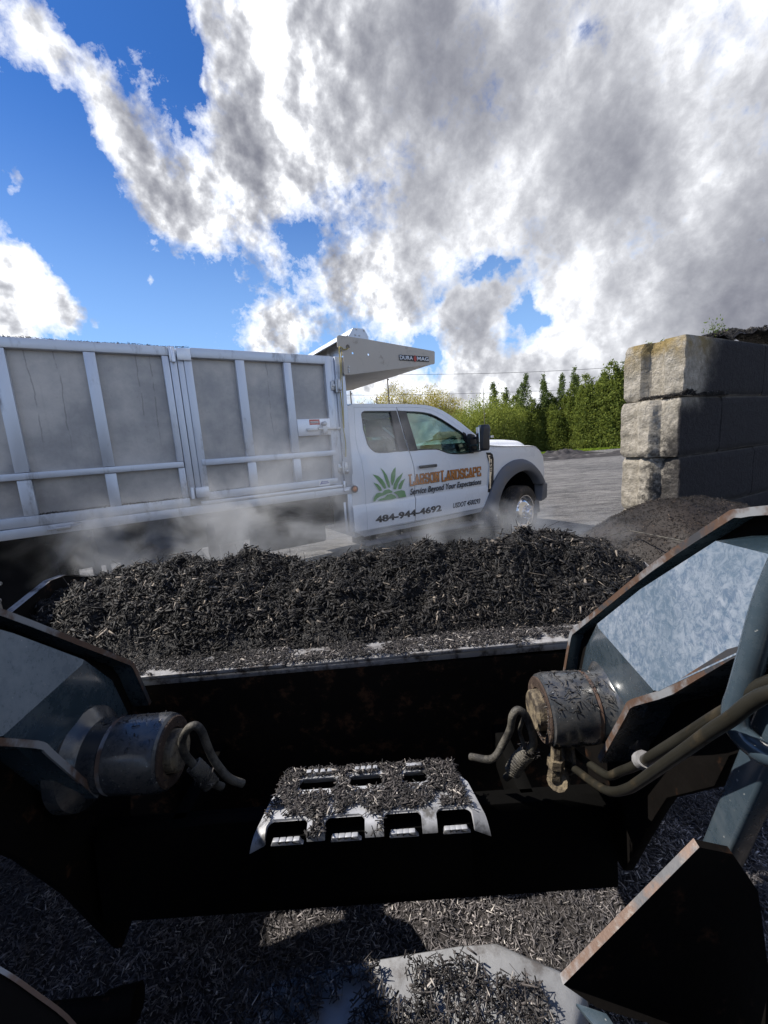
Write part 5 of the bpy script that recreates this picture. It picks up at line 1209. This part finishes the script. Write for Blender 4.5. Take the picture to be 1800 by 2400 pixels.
# crumbs on the truck bed rails
def crumb(s0, s1, z, n, d0=-.03, d1=.0):
    P = np.stack([rng.uniform(s0, s1, n), -rng.uniform(d0, d1, n), np.full(n, z)], 1); P[:, 2] += rng.uniform(0, .012, n)*np.array([max(0, fbm(p[0]*5, z, 2, 3)+.4) for p in P]); return chip_arrays(P, np.tile((0, -.4, .9), (n, 1)), (.01, .03), (.003, .007), .3)
V, F = merge([crumb(-1.3, .45, 2.498, 900, -.06, .004), crumb(-.6, .45, 1.206, 900, -.054, .004), crumb(.45, .62, 2.498, 60, -.02, .01), crumb(.62, 1.0, 1.238, 60, -.05, 0)])
c = np_mesh('mulch_crumbs', V, F, M_['under']); c.location = truck.location; c.rotation_euler = truck.rotation_euler
tag(c, 'black mulch crumbs along the rails of the aluminium truck bed', 'mulch', kind='stuff')

# ================================================================== PLANTS
def leaf_quads(P, size, up=.0):
    n = len(P); a = rng.normal(size=(n, 3)); a[:, 2] += up; a /= np.linalg.norm(a, axis=1)[:, None]; b = np.cross(a, rng.normal(size=(n, 3))); b /= np.linalg.norm(b, axis=1)[:, None]
    s = size*rng.uniform(.5, 1.3, n)[:, None]; V = np.stack([P-a*s*.9, P+b*s*.42, P+a*s*.9, P-b*s*.42], 1).reshape(-1, 3); return V, np.arange(n*4).reshape(n, 4)
def cone_leaves(H, Rr, n, size, spires=3, power=.75, base=.04):
    pts = []
    sp = [(0, 0, 1.0)]+[(random.uniform(-.45, .45)*Rr, random.uniform(-.45, .45)*Rr, random.uniform(.72, .93)) for _ in range(spires)]
    ncl = n//24
    for k in range(ncl):
        cx, cy, hh = random.choice(sp); u = random.random()**1.15; z = (base+(1-base)*u)*H*hh; r = Rr*(1-u)**power*(1 if hh > .99 else .7)+.05
        a = random.uniform(0, 2*math.pi); q = random.random()**.35; r *= 1+.35*noise.noise((a*1.3, z*1.1, cx*3))
        c = np.array([cx+r*q*math.cos(a), cy+r*q*math.sin(a), z]); pts.append(c+rng.normal(0, 1, (24, 3))*np.array([.16, .16, .26])*(.45+.75*(1-u)))
    return leaf_quads(np.concatenate(pts), size, 1.2)
def clump_leaves(H, Rr, n, size, zc, zr, up=.4, cl=.38, flat=.75):
    pts = []
    for k in range(n//20):
        d = rng.normal(size=3); d /= np.linalg.norm(d); q = random.random()**.4; rr = 1+.35*noise.noise(tuple(d*1.7))
        c = np.array([d[0]*Rr*q*rr, d[1]*Rr*q*rr, zc+d[2]*zr*q*rr]); pts.append(c+rng.normal(0, 1, (20, 3))*np.array([cl, cl, cl*flat]))
    P = np.concatenate(pts); P = P[P[:, 2] > .05]; return leaf_quads(P, size, up)
def twigs(H, Rr, n, r0=.02, lean=.5, base=.0):
    bm = bmesh.new()
    for k in range(n):
        a = random.uniform(0, 2*math.pi); b = Rr*random.random()**.6; h = H*random.uniform(.6, 1.0)*(1-.25*b/Rr); z0 = base*H*random.uniform(.5, 1)
        p0 = Vector((b*.25*math.cos(a), b*.25*math.sin(a), z0)); p1 = Vector((b*math.cos(a)*lean*1.3, b*math.sin(a)*lean*1.3, z0+(h-z0)*.55)); p2 = Vector((b*math.cos(a), b*math.sin(a), h))
        tube(bm, [p0, p1, p2], [r0, r0*.6, r0*.2], 4, False)
    return bm
def trunk_bm(H, r, branches=6, spread=1.0, zb=.35):
    bm = bmesh.new(); pts = [Vector((0, 0, -.1))]
    for k in range(1, 6): pts.append(Vector((random.uniform(-.06, .06)*H*.3, random.uniform(-.06, .06)*H*.3, H*.9*k/5)))
    tube(bm, pts, [r, r*.85, r*.66, r*.48, r*.3, r*.08], 7)
    for k in range(branches):
        z = H*random.uniform(zb, .8); a = random.uniform(0, 6.28); L = spread*random.uniform(.6, 1)*(1.1-z/H)
        q = Vector((0, 0, z)); tube(bm, [q, q+Vector((math.cos(a)*L*.5, math.sin(a)*L*.5, L*.35)), q+Vector((math.cos(a)*L, math.sin(a)*L, L*.95))], [r*.35, r*.22, r*.05], 5)
    return bm
protos = {}
def proto(key, crown, trunkbm, mt, nm):
    V, F = crown; o = np_mesh(nm+'_crown', V, F, M_[mt]); me1 = o.data; bpy.data.objects.remove(o)
    t_ = build('trunk', trunkbm, M_['bark'], smooth=50); me2 = t_.data; bpy.data.objects.remove(t_); protos[key] = (me1, me2)
def plant(key, name, x, y, h, H0, label, cat, group, wide=1.0):
    me1, me2 = protos[key]; r = empty(name, (x, y, 0), random.uniform(0, 6.28)); s = h/H0
    for nm, me in (('crown', me1), ('trunk', me2)):
        c = bpy.data.objects.new(nm, me); COL.objects.link(c); c.parent = r; c.scale = (s*wide, s*wide, s)
    tag(r, label, cat, group); return r
for k in range(3): proto('arb%d' % k, cone_leaves(7, 1.45, 20000, .095, 4+k, .6), trunk_bm(6.4, .09, 5, .8), 'arb', 'arborvitae')
for k in range(2): proto('slim%d' % k, cone_leaves(7, .80, 6500, .085, 1, .85), trunk_bm(6.6, .07, 8, .6), 'conif', 'conifer')
for k in range(3):
    tb = twigs(4.2, 1.5, 46, .014); proto('shrub%d' % k, clump_leaves(4.2, 1.55, 9000, .075, 2.0, 2.1, 1.6, .20, 2.4), tb, 'spring', 'shrub')
for k in range(3):
    tb = trunk_bm(8.5, .12, 16, 2.6, .25); tb2 = twigs(9.3, 2.2, 30, .022, .5, .3); addbm(tb, tb2); proto('yt%d' % k, clump_leaves(9, 2.2, 5200, .13, 5.9, 3.2, .3, .42), tb, 'yellow', 'budding_tree')
tb = trunk_bm(9.5, .11, 18, 2.4, .3); tb2 = twigs(10, 1.9, 46, .02, .5, .35); addbm(tb, tb2); proto('bare', clump_leaves(9, 1.9, 700, .09, 6.2, 3.0), tb, 'yellow', 'bare_tree')
arbs = [(13.0,39.5,5.2),(14.6,39.2,5.0),(16.2,39,5.2),(17.7,37.6,5.7),(18.3,36.2,6.5),(19.4,35.4,6.2),(19.3,34.2,6.9),(20.6,34.0,7.4),(21.6,33.2,7.8),(22.9,33.6,8.0),(24.2,33.2,7.7),(12.0,40,4.6),(15.4,38.4,4.4),(17.0,38.2,4.6),(13.4,38,3.9),(14.2,38,4.3),(16.0,37.6,4.2),(18.0,37.0,5.0),(18.8,35.4,5.2),(20.0,34.6,5.6),(21.2,34.4,6.4),(22.2,32.8,6.0)]
for i, (x, y, h) in enumerate(arbs):
    plant('arb%d' % (i % 3), 'arborvitae', x, y, h, 7, 'dense green arborvitae in the evergreen row behind the yard', 'evergreen', 'arborvitae in the row behind the yard', 1.25 if h > 5.6 else 1.5)
for i, (x, y, h) in enumerate([(13.9,38.6,6.9),(15.5,38.6,6.8),(17.1,38.4,6.7),(19.0,40,7.4)]):
    plant('slim%d' % (i % 2), 'arborvitae', x, y, h, 7, 'slender arborvitae with a thin pointed top rising above the evergreen row', 'evergreen', 'slender pointed evergreens of the row', 1.1)
for i, (x, y, h) in enumerate([(14.0,50,7.8),(15.6,50,7.2),(17.4,51,7.0)]):
    plant('slim%d' % (i % 2), 'conifer', x, y, h, 7, 'distant dark conifer standing beyond the spring-green shrubs', 'conifer', 'distant dark conifers', 1.3)
for i, (x, y, h) in enumerate([(7.4,36.5,4.2),(8.7,36,4.5),(10.0,36.2,4.8),(11.2,36.8,4.5),(12.1,37.4,4.0),(6.0,37,3.9),(4.6,37.4,4.0),(3.2,38,4.1),(1.6,38,4.0),(0,38.5,4.2),(-1.6,39,4.1),(9.3,38,4.6),(5.3,39,4.2),(2.3,39.5,4.3)]):
    plant('shrub%d' % (i % 3), 'shrub', x, y, h, 4.2, 'bright spring-green upright shrub in the thicket behind the truck', 'shrub', 'spring-green shrubs behind the truck')
for i, (x, y, h) in enumerate([(2.2,60,9.6),(4.9,61,9.0),(7.5,60,9.3),(9.6,61,8.5),(0.2,62,8.4),(-1.9,60,7.6),(-4.2,60,7.2),(11.6,60,7.4),(6.2,63,8.2),(-6.8,61,7)]):
    plant('yt%d' % (i % 3), 'budding_tree', x, y, h, 9, 'yellow-budding tree beyond the truck cab', 'tree', 'yellow-budding trees beyond the cab')
for i, (x, y, h) in enumerate([(3.6,57,10.2),(8.8,58,8.6),(-1.0,58,8.9)]):
    plant('bare', 'bare_tree', x, y, h, 10, 'nearly leafless tree standing among the yellow-budding trees', 'tree', 'nearly leafless trees')
# poles and wires
for (x, y, h, lb) in ((1.35,45,8.7,'tallest thin wooden utility pole behind the cab shield'),(-2.7,45,7.5,'short thin utility pole at the left of the gap above the cab'),(.05,47,6.9,'shortest thin utility pole between the two taller ones'),(7.7,30,5.1,'slim dark pole rising out of the spring-green shrubs')):
    o = empty('utility_pole', (x, y, 0)); bm = bmesh.new(); tube(bm, [(0,0,-.2),(.03,0,h*.5),(0,0,h)], [.09,.08,.06] if h > 6 else [.03,.025,.015], 8); build('pole', bm, M_['wood'], o)
    if h > 6: bm = bmesh.new(); tube(bm, [(0,0,h-.3),(.12,0,h-.3)], .02, 6); lathe(bm, [(.05,0),(.05,.12),(0,.12)], (.12,0,h-.36), (0,0,1), 8); build('insulator', bm, M_['wire'], o)
    tag(o, lb, 'pole')
def wire(pts, sag, lb):
    a, b = Vector(pts[0]), Vector(pts[1]); bm = bmesh.new(); tube(bm, [a.lerp(b, k/24)-Vector((0, 0, sag*4*(k/24)*(1-k/24))) for k in range(25)], .022, 5); tag(build('power_line', bm, M_['wire'], smooth=60), lb, 'power line')
wire(((-12,50,11.0),(40,50,8.9)), .9, 'upper thin power line crossing the sky right of the cab shield')
wire(((-14,55,9.1),(44,55,7.0)), .7, 'lower thin power line just above the tree tops')
# grass strip and dirt berm far across the yard
n = 9000; P = np.stack([rng.uniform(11.5, 20.5, n), rng.uniform(30.5, 34.5, n), np.full(n, .05)], 1); P = P[[abs((p[1]-32.4)-(p[0]-14.5)*.10) < 1.1*(1-abs(p[0]-14.8)/6.5)+.15*random.random() for p in P]]
V, F = leaf_quads(P, .12, 2.0); tag(np_mesh('grass', V, F, M_['grass']), 'strip of bright green grass in front of the evergreens', 'grass', kind='stuff')
def berm(x, y): return max(0, .40*math.exp(-((x-12.6)/1.8)**2-((y-28.2)/.7)**2)+.22*math.exp(-((x-15.3)/1.2)**2-((y-25.5)/.5)**2)+.22*math.exp(-((x-11.3)/2.4)**2-((y-24.2)/.5)**2))*(1+.8*fbm(x*2, y*2, 1, 4))-.02
V, F = hgrid(8, 19, 22, 30.5, 120, 90, berm); tag(np_mesh('dirt_berm', V, F, M_['mulch_loose']), 'low dark spoil ridges on the gravel in front of the truck', 'spoil', kind='stuff')
# weed on the wall
wd = empty('weed', tuple(wo+tx*.86+nx*.12+Vector((0, 0, 2.47)))); bm = bmesh.new()
for k in range(7): a = random.uniform(0, 6.28); tube(bm, [(0,0,-.03),(.03*math.cos(a),.03*math.sin(a),.07),(.07*math.cos(a),.07*math.sin(a),.13+.05*random.random())], [.003,.002,.001], 4)
build('stem', bm, M_['spring'], wd); V, F = leaf_quads(rng.normal(0, 1, (110, 3))*np.array([.05, .05, .045])+np.array([0, 0, .09]), .018, .8); np_mesh('foliage', V, F, M_['conif'], wd)
tag(wd, 'small green weed growing from the top of the block wall', 'weed')

# ================================================================== STEAM
def steam(name, loc, rad, dens, seed, label):
    bm = bmesh.new(); bmesh.ops.create_icosphere(bm, subdivisions=3, radius=1)
    mt = bpy.data.materials.new('steam_volume'); mt.use_nodes = True; t = NT(mt.node_tree); t.n.remove(t.n['Principled BSDF'])
    pv = t.new('ShaderNodeVolumePrincipled'); t.l.new(pv.outputs[0], t.n['Material Output'].inputs['Volume']); pv.inputs['Color'].default_value = (.9, .91, .93, 1); pv.inputs['Anisotropy'].default_value = .2
    v = t.coord('Object'); r = t.vmath('LENGTH', v, out=1); fall = t.ramp(r, .35, 1.0, 1, 0)
    nz = t.noise(t.vmath('ADD', t.vmath('MULTIPLY', v, tuple(Vector(rad)*2.4)), (seed, seed*2, 0)), 1.0, 6, .62, .8)
    d = t.math('MULTIPLY', t.math('MULTIPLY', fall, t.ramp(nz, .44, .72)), dens); t.put(pv.inputs['Density'], d)
    o = build(name, bm, mt, smooth=60); o.location = loc; o.scale = rad; tag(o, label, 'steam', kind='stuff'); return o
steam('steam', (-1.25, 2.9, 1.0), (1.5, .8, .50), 4.6, 1.3, 'pale steam drifting over the left of the mulch load')
steam('steam', (.85, 3.3, .72), (1.6, .7, .36), 2.2, 5.1, 'pale steam between the truck cab and the mulch load')
steam('steam', (-.35, 3.0, 1.40), (.9, .6, .55), 1.7, 8.1, 'thin steam rising in front of the aluminium bed')
